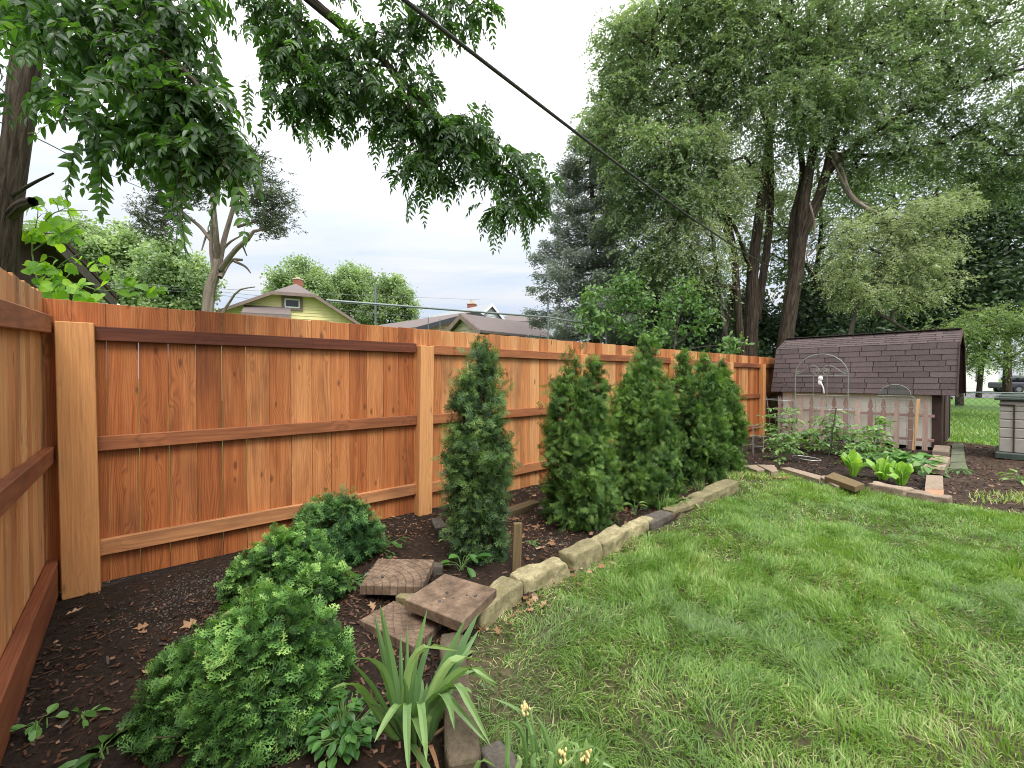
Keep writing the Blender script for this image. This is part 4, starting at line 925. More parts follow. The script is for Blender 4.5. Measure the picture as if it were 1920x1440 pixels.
def stake():
    g = G(971, 1078); mb = MB(); cbox(mb, (g[0], g[1]+.01, .155), (.060, .038, .40), rotz(-.55)@roty(.03), .004, .55); o = mb.build('wooden_stake', M['old_wood']); tag(o, 'weathered grey-brown wooden stake standing by the limestone edging', 'stake')
stake()
def brick_in_bed():
    g = G(822, 1003); stone('brick', 'mossy upended brick in the mulch left of the first arborvitae', (g[0], g[1], .055), (.10, .16, .12), -.3, M['grey_stone'], seed=51, boxy=.88, cat='brick', roll=.25)
    a, b = G(952, 972), G(1012, 950); mb = MB(); d = b-a; cbox(mb, (a+b)/2+np.array([0, .06, .02]), (np.linalg.norm(d), .12, .07), rotz(math.atan2(d[1], d[0])), .006, .1, axis=0); o = mb.build('timber_block', M['old_wood']); tag(o, 'dark timber block lying behind the first arborvitae', 'timber')
    g = G(1022, 958); stone('flat_stone', 'flat mossy stone at the left foot of the second arborvitae', (g[0], g[1], .02), (.18, .12, .05), .5, M['grey_stone'], seed=53)
brick_in_bed()
# ------------------------------------------------------------------ vegetable bed edging
VG = 'stones round the vegetable bed'
quad_block('edging_stone', 'thin pale flagstone standing at the left end of the vegetable bed', [(1388, 872), (1435, 871), (1457, 878), (1420, 882)], .07, .08, M['tan_stone'], VG)
quad_block('edging_stone', 'short pale broken slab second along the front of the vegetable bed', [(1420, 871), (1452, 872), (1459, 883), (1446, 884)], .085, .09, M['tan_stone'], VG)
quad_block('edging_stone', 'long thin brown flagstone along the front of the vegetable bed', [(1463, 877), (1480, 876), (1540, 892), (1536, 899)], .085, .10, M['tan_stone'], VG)
quad_block('edging_stone', 'short split slab next to the grey timber', [(1536, 893), (1546, 891), (1582, 908), (1570, 913)], .06, .08, M['tan_stone'], VG)
quad_block('edging_plank', 'grey weathered timber laid askew on the bed edge left of the lettuces', [(1546, 893), (1563, 885), (1621, 907), (1603, 913)], .11, .06, M['old_wood'], None, 'timber')
for i, (px, lab) in enumerate([((1515, 905), 'dark slate piece lying on the dirt, left one of the pair'), ((1540, 908), 'dark slate piece lying on the dirt, right one of the pair')]):
    g = G(*px); stone('slate_piece', lab, (g[0], g[1], .015), (.22, .16, .03), .5+i, M['slate'], 'slate pieces before the vegetable bed', seed=60+i)
edge_stone('tan block below the lettuces', (1622, 921), (1694, 937), .13, .19, M['tan_stone'], 31, group=VG, boxy=.85)
edge_stone('long tan block at the front right corner of the vegetable bed', (1697, 936), (1777, 950), .11, .18, M['tan_stone'], 32, group=VG, boxy=.87)
quad_block('edging_brick', 'grey-brown paving brick on the right side of the vegetable bed', [(1737, 890), (1768, 892), (1769, 917), (1734, 916)], .085, .09, M['tan_stone'], None, 'brick')
quad_block('edging_brick', 'orange brick at the right front corner of the vegetable bed', [(1735, 917), (1770, 918), (1769, 928), (1731, 925)], .09, .09, M['brick'], None, 'brick')
WB = 'blocks stacked at the shed corner'
quad_block('wall_block', 'big tan block on the front of the stack beside the shed corner', [(1731, 873), (1771, 879), (1782, 857), (1750, 852)], [.135, .13, .135, .14], .085, M['tan_stone'], WB, 'stone', rim=.02)
quad_block('wall_block', 'thin dark block under the big tan one by the shed corner', [(1733, 881), (1774, 889), (1783, 864), (1752, 860)], .048, .06, M['grey_stone'], WB, 'stone', rim=.01)
quad_block('wall_block', 'brown block behind the big tan one, against the shed corner', [(1748, 844), (1780, 846), (1782, 836), (1752, 834)], [.15, .145, .15, .155], .15, M['block_stone'], WB, 'stone', rim=.02)
for i, (a, b, c, d_, lab) in enumerate([((1782, 868), (1810, 866), (1816, 880), (1780, 878), 'nearest slab of the mossy paver path'), ((1783, 853), (1808, 852), (1811, 865), (1782, 866), 'second slab of the mossy paver path'), ((1784, 841), (1807, 840), (1809, 851), (1784, 852), 'third slab of the mossy paver path'), ((1785, 832), (1806, 831), (1808, 839), (1785, 840), 'farthest slab of the mossy paver path')]):
    quad_block('path_slab', lab, [a, b, c, d_], .05, .06, M['moss_stone'], 'slabs of the mossy paver path', 'paving slab')
# ================================================================== shed
SX0, SX1, SY0, SY1 = 11.15, 12.75, -.30, -2.99      # front wall, back wall, left end, right end
RXE, RXB, RXR = 10.98, 11.30, 11.95; ZE, ZB, ZR = 1.03, 1.99, 2.27
def shed():
    s = thing('garden_shed', 'small cream shed with a brown shingled barn roof at the end of the fence', 'shed', (11.15, -1.6, 0))
    mb = MB(); cbox(mb, (SX0+.02, (SY0+SY1)/2, .56), (.04, SY0-SY1-.02, 1.0), None, .003, .5); mb.build('wall', M['cream'], s); mb = MB(); cbox(mb, (SX1-.02, (SY0+SY1)/2, .56), (.04, SY0-SY1-.02, 1.0), None, .003, .5)
    mb.build('wall', M['cream'], s)
    prof = [(SX0+.03, .06), (SX0+.03, 1.03), (RXB+.07, 1.93), (RXR, 2.22), (2*RXR-RXB-.07, 1.93), (SX1-.03, 1.03), (SX1-.03, .06)]
    for y0, y1 in ((SY1+.03, SY1+.07), (SY0-.07, SY0-.03)):
        mb = MB(); n = len(prof); V = [(x, y0, z) for x, z in prof]+[(x, y1, z) for x, z in prof]; cm = [(RXR, y0, 1.0), (RXR, y1, 1.0)]
        F = [[i, (i+1) % n, 2*n] for i in range(n)]+[[n+(i+1) % n, n+i, 2*n+1] for i in range(n)]+[[(i+1) % n, i, n+i, n+(i+1) % n] for i in range(n)]
        mb.add(V+cm, F); mb.build('gable_wall', M['brown_trim'], s)
    for (cx_, cy_, w_, d_, nm) in ((SX0-.012, SY1+.06, .05, .13, 'corner_board'), (SX0+.10, SY1+.015, .17, .05, 'corner_board'), (SX0-.012, SY0-.05, .05, .10, 'corner_board')):
        mb = MB(); cbox(mb, (cx_, cy_, .54), (w_, d_, 1.0), None, .003, .5); mb.build(nm, M['brown_trim'], s)
    mb = MB(); cbox(mb, (RXR, SY1+.005, .92), (1.05, .03, 1.62), None, .004, .5); d = mb.build('door', M['brown_trim'], s)
    for dx in (-.47, .47): mb = MB(); cbox(mb, (RXR+dx, SY1-.016, .90), (.05, .02, 1.5), None, .003, .5); mb.build('door_trim', M['brown_trim'], d)
    mb = MB(); cbox(mb, (RXR-.36, SY1-.028, .95), (.03, .03, .12), None, .004, .5); mb.build('handle', M['galv'], d)
    # roof: deck plus real shingle courses
    y0, y1 = -3.19, SY0+.08
    mb = MB()
    pts = [(RXE, ZE), (RXB, ZB), (RXR, ZR), (2*RXR-RXB, ZB), (2*RXR-RXE, ZE)]
    for (a, b) in zip(pts[:-1], pts[1:]):
        a, b = np.array(a), np.array(b); d = b-a; L = np.hypot(*d); nrm = np.array([-d[1], d[0]])/L
        m = (a+b)/2-nrm*.012; an = math.atan2(d[1], d[0]); cbox(mb, (m[0], (y0+y1)/2, m[1]), (L, y1-y0-.02, .02), roty(-an), .002, .5)
    mb.build('roof_deck', M['brown_trim'], s)
    mb = MB()
    for si, (a, b) in enumerate(zip(pts[:-1], pts[1:])):
        a, b = np.array(a), np.array(b); up = si < 2
        if not up: a, b = b, a
        d = b-a; L = np.hypot(*d); d = d/L; nrm = np.array([-d[1], d[0]]) if up else np.array([d[1], -d[0]])
        rows = max(4, int(round(L/.115))); ex = L/rows; an = math.atan2(d[1], d[0])
        for r in range(rows):
            off = rng.random()*.36; y = y0-off; t0 = r*ex
            while y < y1:
                wd = .36+.012*rng.normal(); ya, yb = max(y, y0), min(y+wd-.011, y1)
                if yb-ya > .03:
                    c = a+d*(t0+ex*.5)+nrm*.010; tilt = (-.045 if up else .045)
                    jit = .004*rng.normal()
                    V = CBV[:, :3].copy(); cbox(mb, (c[0], (ya+yb)/2, c[1]), (ex*1.06+jit, yb-ya, .008), roty(-an+(.07 if up else -.07)), .0015, rng.random())
                y += wd
    for y in np.arange(y0+.1, y1, .19):
        cbox(mb, (RXR, y, ZR+.022), (.22, .20, .008), rotx(.03), .0015, rng.random())
    mb.build('shingles', M['shingle'], s)
    mb = MB()
    for (a, b) in zip(pts[:-1], pts[1:]):
        a, b = np.array(a), np.array(b); d = b-a; L = np.hypot(*d); m = (a+b)/2; an = math.atan2(d[1], d[0])
        cbox(mb, (m[0], y0-.008, m[1]-.035), (L+.02, .018, .085), roty(-an), .002, .5)
    mb.build('fascia', M['brown_trim'], s)
shed()
# ------------------------------------------------------------------ picket fence panel leaning against the shed
def pickets():
    f = thing('picket_fence', 'old faded picket fence panel with spade-shaped tips leaning on the shed', 'fence', (10.99, -1.57, 0))
    w = .038
    half = [(w, 0), (w, .70), (w*.62, .722), (w*.55, .74), (w*.72, .757), (w*1.05, .785), (w*1.0, .815), (w*.75, .86), (w*.35, .915), (0, .95)]
    prof = [(-a, b) for a, b in half]+[(a, b) for a, b in half[::-1][1:]]; n = len(prof); first = None
    for i in range(13):
        y = -.40-.199*i; h = 1+.012*rng.normal(); x = 10.985; V = []; L = []; off = rng.random(3)*np.array([5, 5, 30])
        for dx in (-.009, .009):
            V += [(x+dx+.045*b, y+a+.0*b, b*h) for a, b in prof]; L += [(a+off[0], dx+off[1], b+off[2]) for a, b in prof]
        m = n//2; F = []
        for i2 in range(m):
            a, b, c, d = i2, i2+1, n-2-i2, n-1-i2
            if b == c: F += [[a, d, b]]; F += [[n+a, n+b, n+d]]
            else: F += [[a, d, c, b]]; F += [[n+a, n+b, n+c, n+d]]
        F += [[j, (j+1) % n, n+(j+1) % n, n+j] for j in range(n)]
        mb = MB(); mb.add(V, F, rng.random(), L); mb.build('picket', M['picket'], f)
    for z, dx in ((.645, .0), (.2, -.02)):
        mb = MB(); cbox(mb, (11.025+dx, -1.60, z), (.03, 2.62, .05), None, .003, .4, axis=1); mb.build('rail', M['picket'], f)
pickets()
def lean_stick():
    a, b = PX(1722, 748, 10.95), PX(1712, 852, 10.78); mb = MB(); d = b-a; L = np.linalg.norm(d); T = d/L
    A = unit(np.cross(T, [1, 0, 0])); B = np.cross(T, A); V, F = CBV, CBF
    R3 = np.c_[A, B, T]; cbox(mb, (a+b)/2, (.045, .02, L), R3, .002, .7); o = mb.build('wooden_stake', M['raw_wood']); tag(o, 'orange new-wood stake leaning against the last picket by the shed corner', 'stake')
lean_stick()
# ------------------------------------------------------------------ trellises, cages, hoops
def trellis_big():
    t = thing('arched_trellis', 'tall grey-green arched trellis with scrolls in front of the shed', 'trellis', (10.86, -1.2, 0)); x = 10.86
    y0, y1 = -.735, -1.665; yc = (y0+y1)/2; hw = (y0-y1)/2
    mb = MB(); a = np.linspace(0, np.pi, 28)
    P = [(x, y0, 0)]+[(x, y0, z) for z in (.5, 1.0)]+[(x, yc+hw*math.cos(q), 1.385+.455*math.sin(q)) for q in a]+[(x, y1, z) for z in (1.0, .5, 0)]
    tube(mb, P, .0095, 6); mb.build('arch', M['trellis'], t)
    for z in (1.385, .98):
        mb = MB(); tube(mb, [(x, y0, z), (x, y1, z)], .0065, 6); mb.build('crossbar', M['trellis'], t)
    for y, z in ((yc+.13, 1.385), (yc-.11, 1.385)):
        mb = MB(); tube(mb, [(x, y, .0), (x, y, z)], .006, 6); mb.build('upright', M['trellis'], t)
    for s in (1, -1):
        mb = MB(); P = []
        for q in np.linspace(0, 1, 26):          # inner curl
            an = q*4*math.pi*.8; r = .075*(1-.75*q); P.append((0, .085+r*math.cos(an+math.pi)*1.0, .075+r*math.sin(an)*1.0))
        C = [(0, .02, .13), (0, .12, .215), (0, .24, .17), (0, .36, .07), (0, .42, .035)]
        for q in np.linspace(0, 1, 16): an = -math.pi/2+q*3.4*math.pi*.8; r = .034*(1-.6*q); C.append((0, .42+r*math.cos(an), .07+r*math.sin(an)))
        f = lambda Q: [(x, yc+s*b, 1.39+c) for (_, b, c) in Q]
        tube(mb, f(P[::-1]), .006, 6); tube(mb, spline(f(C), 50), .006, 6); mb.build('scroll', M['trellis'], t)
    o = thing('hanging_ornament', 'small white ornament hanging from the tall trellis bar', 'ornament', (x-.02, yc-.01, 1.3)); mb = MB()
    V, F = BALL
    for (dy, z, sx, sz) in ((.0, 1.335, .045, .055), (.012, 1.25, .035, .06)): mb.add(V*np.array([sx*.8, sx, sz])+np.array([x-.02, yc+dy, z]), F, .5)
    mb.build('body', M['white'], o); mb = MB(); tube(mb, spline([(x-.02, yc, 1.25), (x-.02, yc-.05, 1.14), (x-.02, yc-.065, 1.02)], 8), [.018, .016, .014, .013, .012, .012, .01, .008], 6); mb.build('tail', M['white'], o); mb = MB(); tube(mb, [(x-.015, yc, 1.385), (x-.02, yc, 1.35)], .004, 5); mb.build('hook', M['dark_wire'], o)
trellis_big()
def trellis_small():
    t = thing('arched_trellis', 'lower wire grid trellis with a dark green arched top near the shed corner', 'trellis', (10.72, -2.39, 0)); x = 10.72; y0, y1 = -2.12, -2.68; yc = (y0+y1)/2; hw = (y0-y1)/2
    mb = MB(); P = [(x, y0, .0), (x, y0, .92)]+[(x, y0-.05*(1-math.cos(q)), .92+.09*math.sin(q)) for q in np.linspace(0, 1.57, 5)]+[(x, y1+.05*(1-math.cos(q)), .92+.09*math.sin(q)) for q in np.linspace(1.57, 0, 5)]+[(x, y1, .92), (x, y1, 0)]
    tube(mb, P, .006, 6); mb.build('frame', M['trellis'], t)
    for y in np.linspace(y0, y1, 6)[1:-1]: mb = MB(); tube(mb, [(x, y, .05), (x, y, 1.0)], .0035, 5); mb.build('upright_wire', M['trellis'], t)
    for z in (.2, .4, .6, .8, .95): mb = MB(); tube(mb, [(x, y0, z), (x, y1, z)], .0035, 5); mb.build('cross_wire', M['trellis'], t)
    mb = MB(); n = 14; V = [(x, yc, 1.03)]; V += [(x, yc+.22*math.cos(q), 1.03+.19*math.sin(q)) for q in np.linspace(0, np.pi, n)]
    
    for z in np.arange(1.04, 1.21, .022):
        q = math.sqrt(max(0, 1-((z-1.03)/.19)**2))*.22
        if q > .02: tube(mb, [(x, yc-q, z), (x, yc+q, z)], .0032, 3, .5, False)
    for u in np.arange(-.2, .21, .03): tube(mb, [(x, yc+u, 1.03), (x, yc+u, 1.03+.19*math.sqrt(max(0, 1-(u/.22)**2)))], .0032, 3, .5, False)
    mb.build('mesh_top', M['trellis_mesh'], t)
    mb = MB(); tube(mb, V[1:], .006, 6); mb.build('top_arch', M['trellis'], t)
trellis_small()
def wire_arch():
    x = 10.95; t = thing('wire_arch', 'black bent wire arch low against the shed eave beside the fence', 'garden wire', (x, -.45, 0)); mb = MB()
    tube(mb, [(x, -.12, .0), (x, -.14, 1.05)]+[(x, -.4+.27*math.cos(q), 1.05+.17*math.sin(q)) for q in np.linspace(.1, 3.0, 12)]+[(x, -.67, .0)], .006, 5); mb.build('wire', M['dark_wire'], t)
wire_arch()
def cage(label, c, h, r, sides=3, mat='wire', rings=3, square=False):
    c = np.array(c, float); c[2] = 0; t = thing('plant_cage', label, 'plant cage', c, 'wire plant cages in the vegetable bed'); n = 4 if square else 20
    for i in range(rings):
        z = h*(i+.9)/rings*.98; rr = r*(.55+.45*z/h) if not square else r
        mb = MB(); tube(mb, [c+np.array([rr*math.cos(a), rr*math.sin(a), z]) for a in np.linspace(0, 2*np.pi, n+1)+.4], .003, 5); mb.build('ring', M[mat], t)
    for j in range(4 if square else sides):
        a = j*2*np.pi/(4 if square else sides)+.4; mb = MB(); r0 = r*.45 if not square else r
        tube(mb, [c+np.array([r0*math.cos(a), r0*math.sin(a), 0]), c+np.array([r*math.cos(a), r*math.sin(a), h])], .004, 5); mb.build('leg', M[mat], t)
cage('pale square wire cage standing alone on bare soil by the last arborvitae', G(1412, 852), .52, .16, mat='wire', square=True)
cage('tall round wire cage round the leftmost tomato plant', G(1462, 846), 1.0, .26)
cage('round wire cage under the tall trellis, holding two tomato plants', G(1560, 852), .85, .30)
mb = MB(); c = G(1512, 866); tube(mb, [np.array([c[0]+.16*math.cos(a), c[1]+.19*math.sin(a), .06+.01*math.sin(a)]) for a in np.linspace(0, 2*np.pi, 28)], .007, 6); tag(mb.build('wire_hoop', M['wire']), 'white wire hoop lying flat on the vegetable soil', 'hoop')
for i, (a, b, lab) in enumerate([((1552, 868), (1568, 765), 'thin black metal rod tilted among the tomato plants'), ((1486, 800), (1483, 772), 'short black tied rod at the leftmost tomato plant')]):
    p = G(*a) if i == 0 else G(1485, 842); q = D(b[0], b[1], np.dot(p-CAM, FW)+.1); mb = MB(); tube(mb, [p, q], .008, 6); tag(mb.build('plant_rod', M['dark_wire']), lab, 'plant stake', 'rods among the tomato plants')
# ------------------------------------------------------------------ vegetables
TOM = None
def tomato(label, px, top, w, n, tone=.5):
    c = G(*px); c[2] = .02; dep = np.dot(c-CAM, FW); h = D(px[0], top, dep)[2]; r = w*dep/FPX/2
    t = thing('tomato_plant', label, 'plant', c, 'tomato plants in the vegetable bed'); mb = MB(); st = MB()
    for k_ in range(max(2, n//9)):
        a = rng.random()*6.28; o = r*.35*rng.random(); tip = c+np.array([math.cos(a)*o, math.sin(a)*o, h*(.75+.25*rng.random())]); tube(st, spline([c, (c+tip)/2+rng.normal(size=3)*.03, tip], 7), [.009, .008, .007, .006, .005, .004, .003], 5, .5, False)
        for i in range(9):
            u = .12+.88*i/8; p0 = c*(1-u)+tip*u; a = rng.random()*6.28; L = r*(1.05-.45*u)*(.6+.5*rng.random()); q = p0+np.array([math.cos(a)*L, math.sin(a)*L, .25*L*(rng.random()-.2)])
            tube(st, [p0, (p0+q)/2+np.array([0, 0, .03]), q], [.004, .003, .002], 4, .5, False)
            for s in np.linspace(.35, 1, 4):
                b = p0*(1-s)+q*s+np.array([0, 0, .03*(1-abs(2*s-1))])
                for sg in ((-1, 1) if s < 1 else (0,)):
                    aa = a+sg*1.0; A = np.array([[math.cos(aa), math.sin(aa), -.25+.3*rng.normal()]]); N = np.array([[.35*rng.normal(), .35*rng.normal(), 1]])
                    l = (.055+.04*rng.random())*(1 if sg else 1.25); place(mb, LEAF, b[None], A, N, l, l*.55, np.clip(tone+.22*rng.normal(), 0, 1))
    st.build('stems', M['stem'], t); mb.build('leaves', M['tomato'], t)
for a in [('leftmost tomato plant, tall and pale inside the round cage', (1462, 848), 765, 95, 40, .62), ('low tomato plant in front of the leftmost one', (1470, 866), 815, 70, 27, .45), ('tomato plant under the left leg of the tall trellis', (1515, 845), 800, 75, 30, .5), ('bushy tomato plant in the middle of the bed under the tall trellis', (1558, 856), 770, 100, 40, .55), ('spreading tomato plant right of the tilted black rod', (1598, 862), 800, 90, 34, .45), ('tomato plant beside the right leg of the tall trellis', (1618, 850), 800, 70, 24, .5), ('tall narrow tomato plant before the low grid trellis', (1645, 862), 775, 62, 34, .7), ('low dark tomato plant just behind the lettuces', (1622, 876), 835, 90, 28, .4)]:
    tomato(*a)
herb('bean_plant', 'squash plant with broad leaves right of the low grid trellis, below the leaning stake', G(1700, 878), 70, .26, .36, .13, .12, M['broad'], HEART, tone=.55)
herb('bean_plant', 'low leafy plant between the squash and the stacked blocks', G(1730, 890), 36, .2, .2, .10, .085, M['tomato'], HEART, tone=.6)
herb('bean_plant', 'trailing leafy plant behind the right lettuce', G(1672, 872), 44, .22, .3, .11, .09, M['broad'], HEART, tone=.5)
herb('seedling', 'tiny seedling in bare soil before the leftmost tomato plants', G(1463, 872), 6, .1, .07, .07, .03, M['tomato'], tone=.6)
def lettuce(label, px, top, n):
    c = G(*px); c[2] = .03; dep = np.dot(c-CAM, FW); h = D(px[0], top, dep)[2]-.02
    t = thing('lettuce', label, 'lettuce', c, 'bolting lettuces at the front of the bed'); mb = MB()
    for i in range(n):
        u = (i+.5)/n; a = i*2.4+.9*rng.random(); L = h*(.75+.5*rng.random()); op = (.95*(1-u)**1.3+.06)*(.6+.7*rng.random())
        P = [c+np.array([math.cos(a), math.sin(a), 0])*.02, c+np.array([math.cos(a)*L*op*.35, math.sin(a)*L*op*.35, L*.5]), c+np.array([math.cos(a)*L*op*.75, math.sin(a)*L*op*.75, L*(.95-.55*op**2)])]
        side = np.array([-math.sin(a), math.cos(a), 0]); strap2(mb, P, (.10+.03*(1-u))*(.75+.45*rng.random()), np.clip(.45+.35*u+.15*rng.normal(), 0, 1), side)
    mb.build('leaves', M['lettuce'], t)
def strap2(mb, pts, wd, rnd, side):
    n = 8; P = spline(pts, n); T = unit(np.gradient(P, axis=0)); V = []; prof = np.interp(np.linspace(0, 1, n), [0, .2, .6, .85, 1], [.25, .45, 1, .85, .2]); L = []
    for i in range(n):
        B = unit(side-T[i]*np.dot(side, T[i])); N = np.cross(T[i], B); w = wd*prof[i]/2; wv = .012*rng.normal()
        V += [P[i]-B*w-N*w*.35+N*wv, P[i]-B*w*.5, P[i]+N*w*.2, P[i]+B*w*.5, P[i]+B*w-N*w*.35-N*wv]; L += [(i/n, j, rnd*30) for j in range(5)]
    F = []
    for i in range(n-1):
        for j in range(4): a = i*5+j; F.append([a, a+1, a+6, a+5])
    r = np.clip(np.repeat(rnd+.15*(np.linspace(0, 1, n)-.5), 5), 0, 1); mb.add(V, F, r, L)
lettuce('left lettuce of the three, standing by the grey timber', (1600, 898), 850, 11)
lettuce('middle lettuce, set back behind the other two', (1655, 905), 860, 9)
lettuce('right front lettuce with one leaf hanging over the tan block', (1690, 914), 872, 11)

# ================================================================== resin storage box on the right
def resin():
    b = thing('storage_box', 'grey-beige resin storage box with a dark green lid at the right edge', 'storage box', (11.0, -4.3, 0))
    x0, x1, y0, y1, h = 10.85, 11.85, -3.70, -5.2, .98
    mb = MB(); zs = [.12, .36, .52, .66, .79, .88, .965]
    for i in range(6):
        z0, z1 = zs[i], zs[i+1]; cbox(mb, ((x0+x1)/2, (y0+y1)/2, (z0+z1)/2), (x1-x0+.012*(5-i)/5, y0-y1, z1-z0-.008), None, .01, .5)
    cbox(mb, ((x0+x1)/2, (y0+y1)/2, .52), (x1-x0-.03, y0-y1-.03, .9), None, .01, .5)
    mb.build('wall', M['grey_resin'], b)
    mb = MB(); cbox(mb, ((x0+x1)/2, (y0+y1)/2, .06), (x1-x0+.09, y0-y1+.09, .12), None, .02, .5); mb.build('base', M['green_lid'], b)
    mb = MB(); cbox(mb, ((x0+x1)/2, (y0+y1)/2, 1.0), (x1-x0+.12, y0-y1+.12, .05), None, .012, .5); cbox(mb, ((x0+x1)/2, (y0+y1)/2, 1.035), (x1-x0+.02, y0-y1+.02, .04), None, .012, .5); mb.build('lid', M['green_lid'], b)
    mb = MB(); cbox(mb, (x0-.012, y0-.16, .52), (.02, .02, .78), None, .004, .5); cbox(mb, (x0-.012, y0-.08, .90), (.02, .18, .02), None, .004, .5); mb.build('door_seam', M['brown_trim'], b)
resin()
# ------------------------------------------------------------------ chain link fence
def chainlink():
    f = thing('chain_link_fence', 'thin grey chain link fence crossing the grass behind the shed', 'fence', (13.6, -4, 0)); x = 14.2; y0, y1 = -2.3, -9.5
    mb = MB(); tube(mb, [(x, y0, 1.02), (x, y1, 1.02)], .016, 8); mb.build('top_rail', M['galv'], f)
    for y in (-2.4, -4.75, -7.1, -9.4): mb = MB(); tube(mb, [(x, y, -.05), (x, y, 1.06)], .028, 8); mb.build('post', M['galv'], f)
    mb = MB(); st = .11; n = int((y0-y1)/st)
    for i in range(-9, n):
        for s in (1, -1):
            a = y0-i*st; b = a-1.0; ya, yb = (a, b) if s > 0 else (b, a)
            za, zb = 0.0, 1.0
            # clip to the panel
            t0, t1 = 0.0, 1.0; d = yb-ya
            for lim, sg in ((y0, 1), (y1, -1)):
                va, vb = sg*(ya-lim), sg*(yb-lim)
                if va > 0 and vb > 0: t0 = 1; t1 = 0
                elif va > 0: t0 = max(t0, va/(va-vb))
                elif vb > 0: t1 = min(t1, va/(va-vb))
            if t1 > t0+.01: tube(mb, [(x+.004*s, ya+d*t0, t0), (x+.004*s, ya+d*t1, t1)], .0028, 3, .5, False)
    mb.build('wire_mesh', M['galv'], f)
chainlink()
# ------------------------------------------------------------------ far right: white fence, pickup
def far_right():
    h = thing('white_building', 'bright white low building behind the trees right of the shed roof', 'building', D(1835, 720, 42)); a, b = D(1770, 716, 40), D(1872, 716, 44); a[2] = b[2] = 0
    d = unit(b-a); L = np.linalg.norm(b-a); ang = math.atan2(d[1], d[0]); mb = MB(); c = (a+b)/2; n = np.array([-d[1], d[0], 0]); c = c+n*3
    for i in range(9): cbox(mb, c+np.array([0, 0, .15+.3*i]), (L, 6, .29), rotz(ang), .01, .5)
    mb.build('wall', M['white'], h); mb = MB(); cbox(mb, c+np.array([0, 0, 2.9]), (L+.6, 6.6, .2), rotz(ang), .02, .5); mb.build('roof', M['roof_grey'], h)
    for u in (.25, .6):
        p = a+d*L*u-n*.02; mb = MB(); cbox(mb, p+np.array([0, 0, 1.5]), (.9, .06, 1.1), rotz(ang), .01, .5); w_ = mb.build('window', M['glass'], h)
    # parked pickup seen from the side
    c = D(1925, 722, 38); c[2] = -.02; v = thing('parked_pickup', 'dark pickup with a yellow panel parked on the far street', 'pickup', c); dd = np.array([.655, -.756, 0]); ang = math.atan2(dd[1], dd[0]); Rz = rotz(ang)
    def bx(mb, off, size, ch=.08): cbox(mb, c+Rz@np.array(off), size, Rz, ch, .5)
    mb = MB(); bx(mb, (0, 0, .70), (4.6, 1.8, .55), .10); bx(mb, (-.75, 0, 1.25), (1.5, 1.55, .62), .24); mb.build('body', M['dark_paint'], v)
    mb = MB(); bx(mb, (1.25, 0, 1.12), (1.7, 1.7, .34), .05); mb.build('load_panel', M['yellow_paint'], v)
    mb = MB(); bx(mb, (-.75, 0, 1.3), (1.3, 1.60, .34), .1); mb.build('window', M['glass'], v)
    for sx in (-1.4, 1.4):
        for sy in (-.85, .85):
            q = c+Rz@np.array([sx, sy, .36]); e = Rz@np.array([0, .1, 0]); mb = MB(); tube(mb, [q-e, q+e], .36, 16); wh = mb.build('wheel', M['tyre'], v)
            mb = MB(); tube(mb, [q-e*1.08, q+e*1.08], .2, 12); mb.build('rim', M['galv'], wh)
far_right()
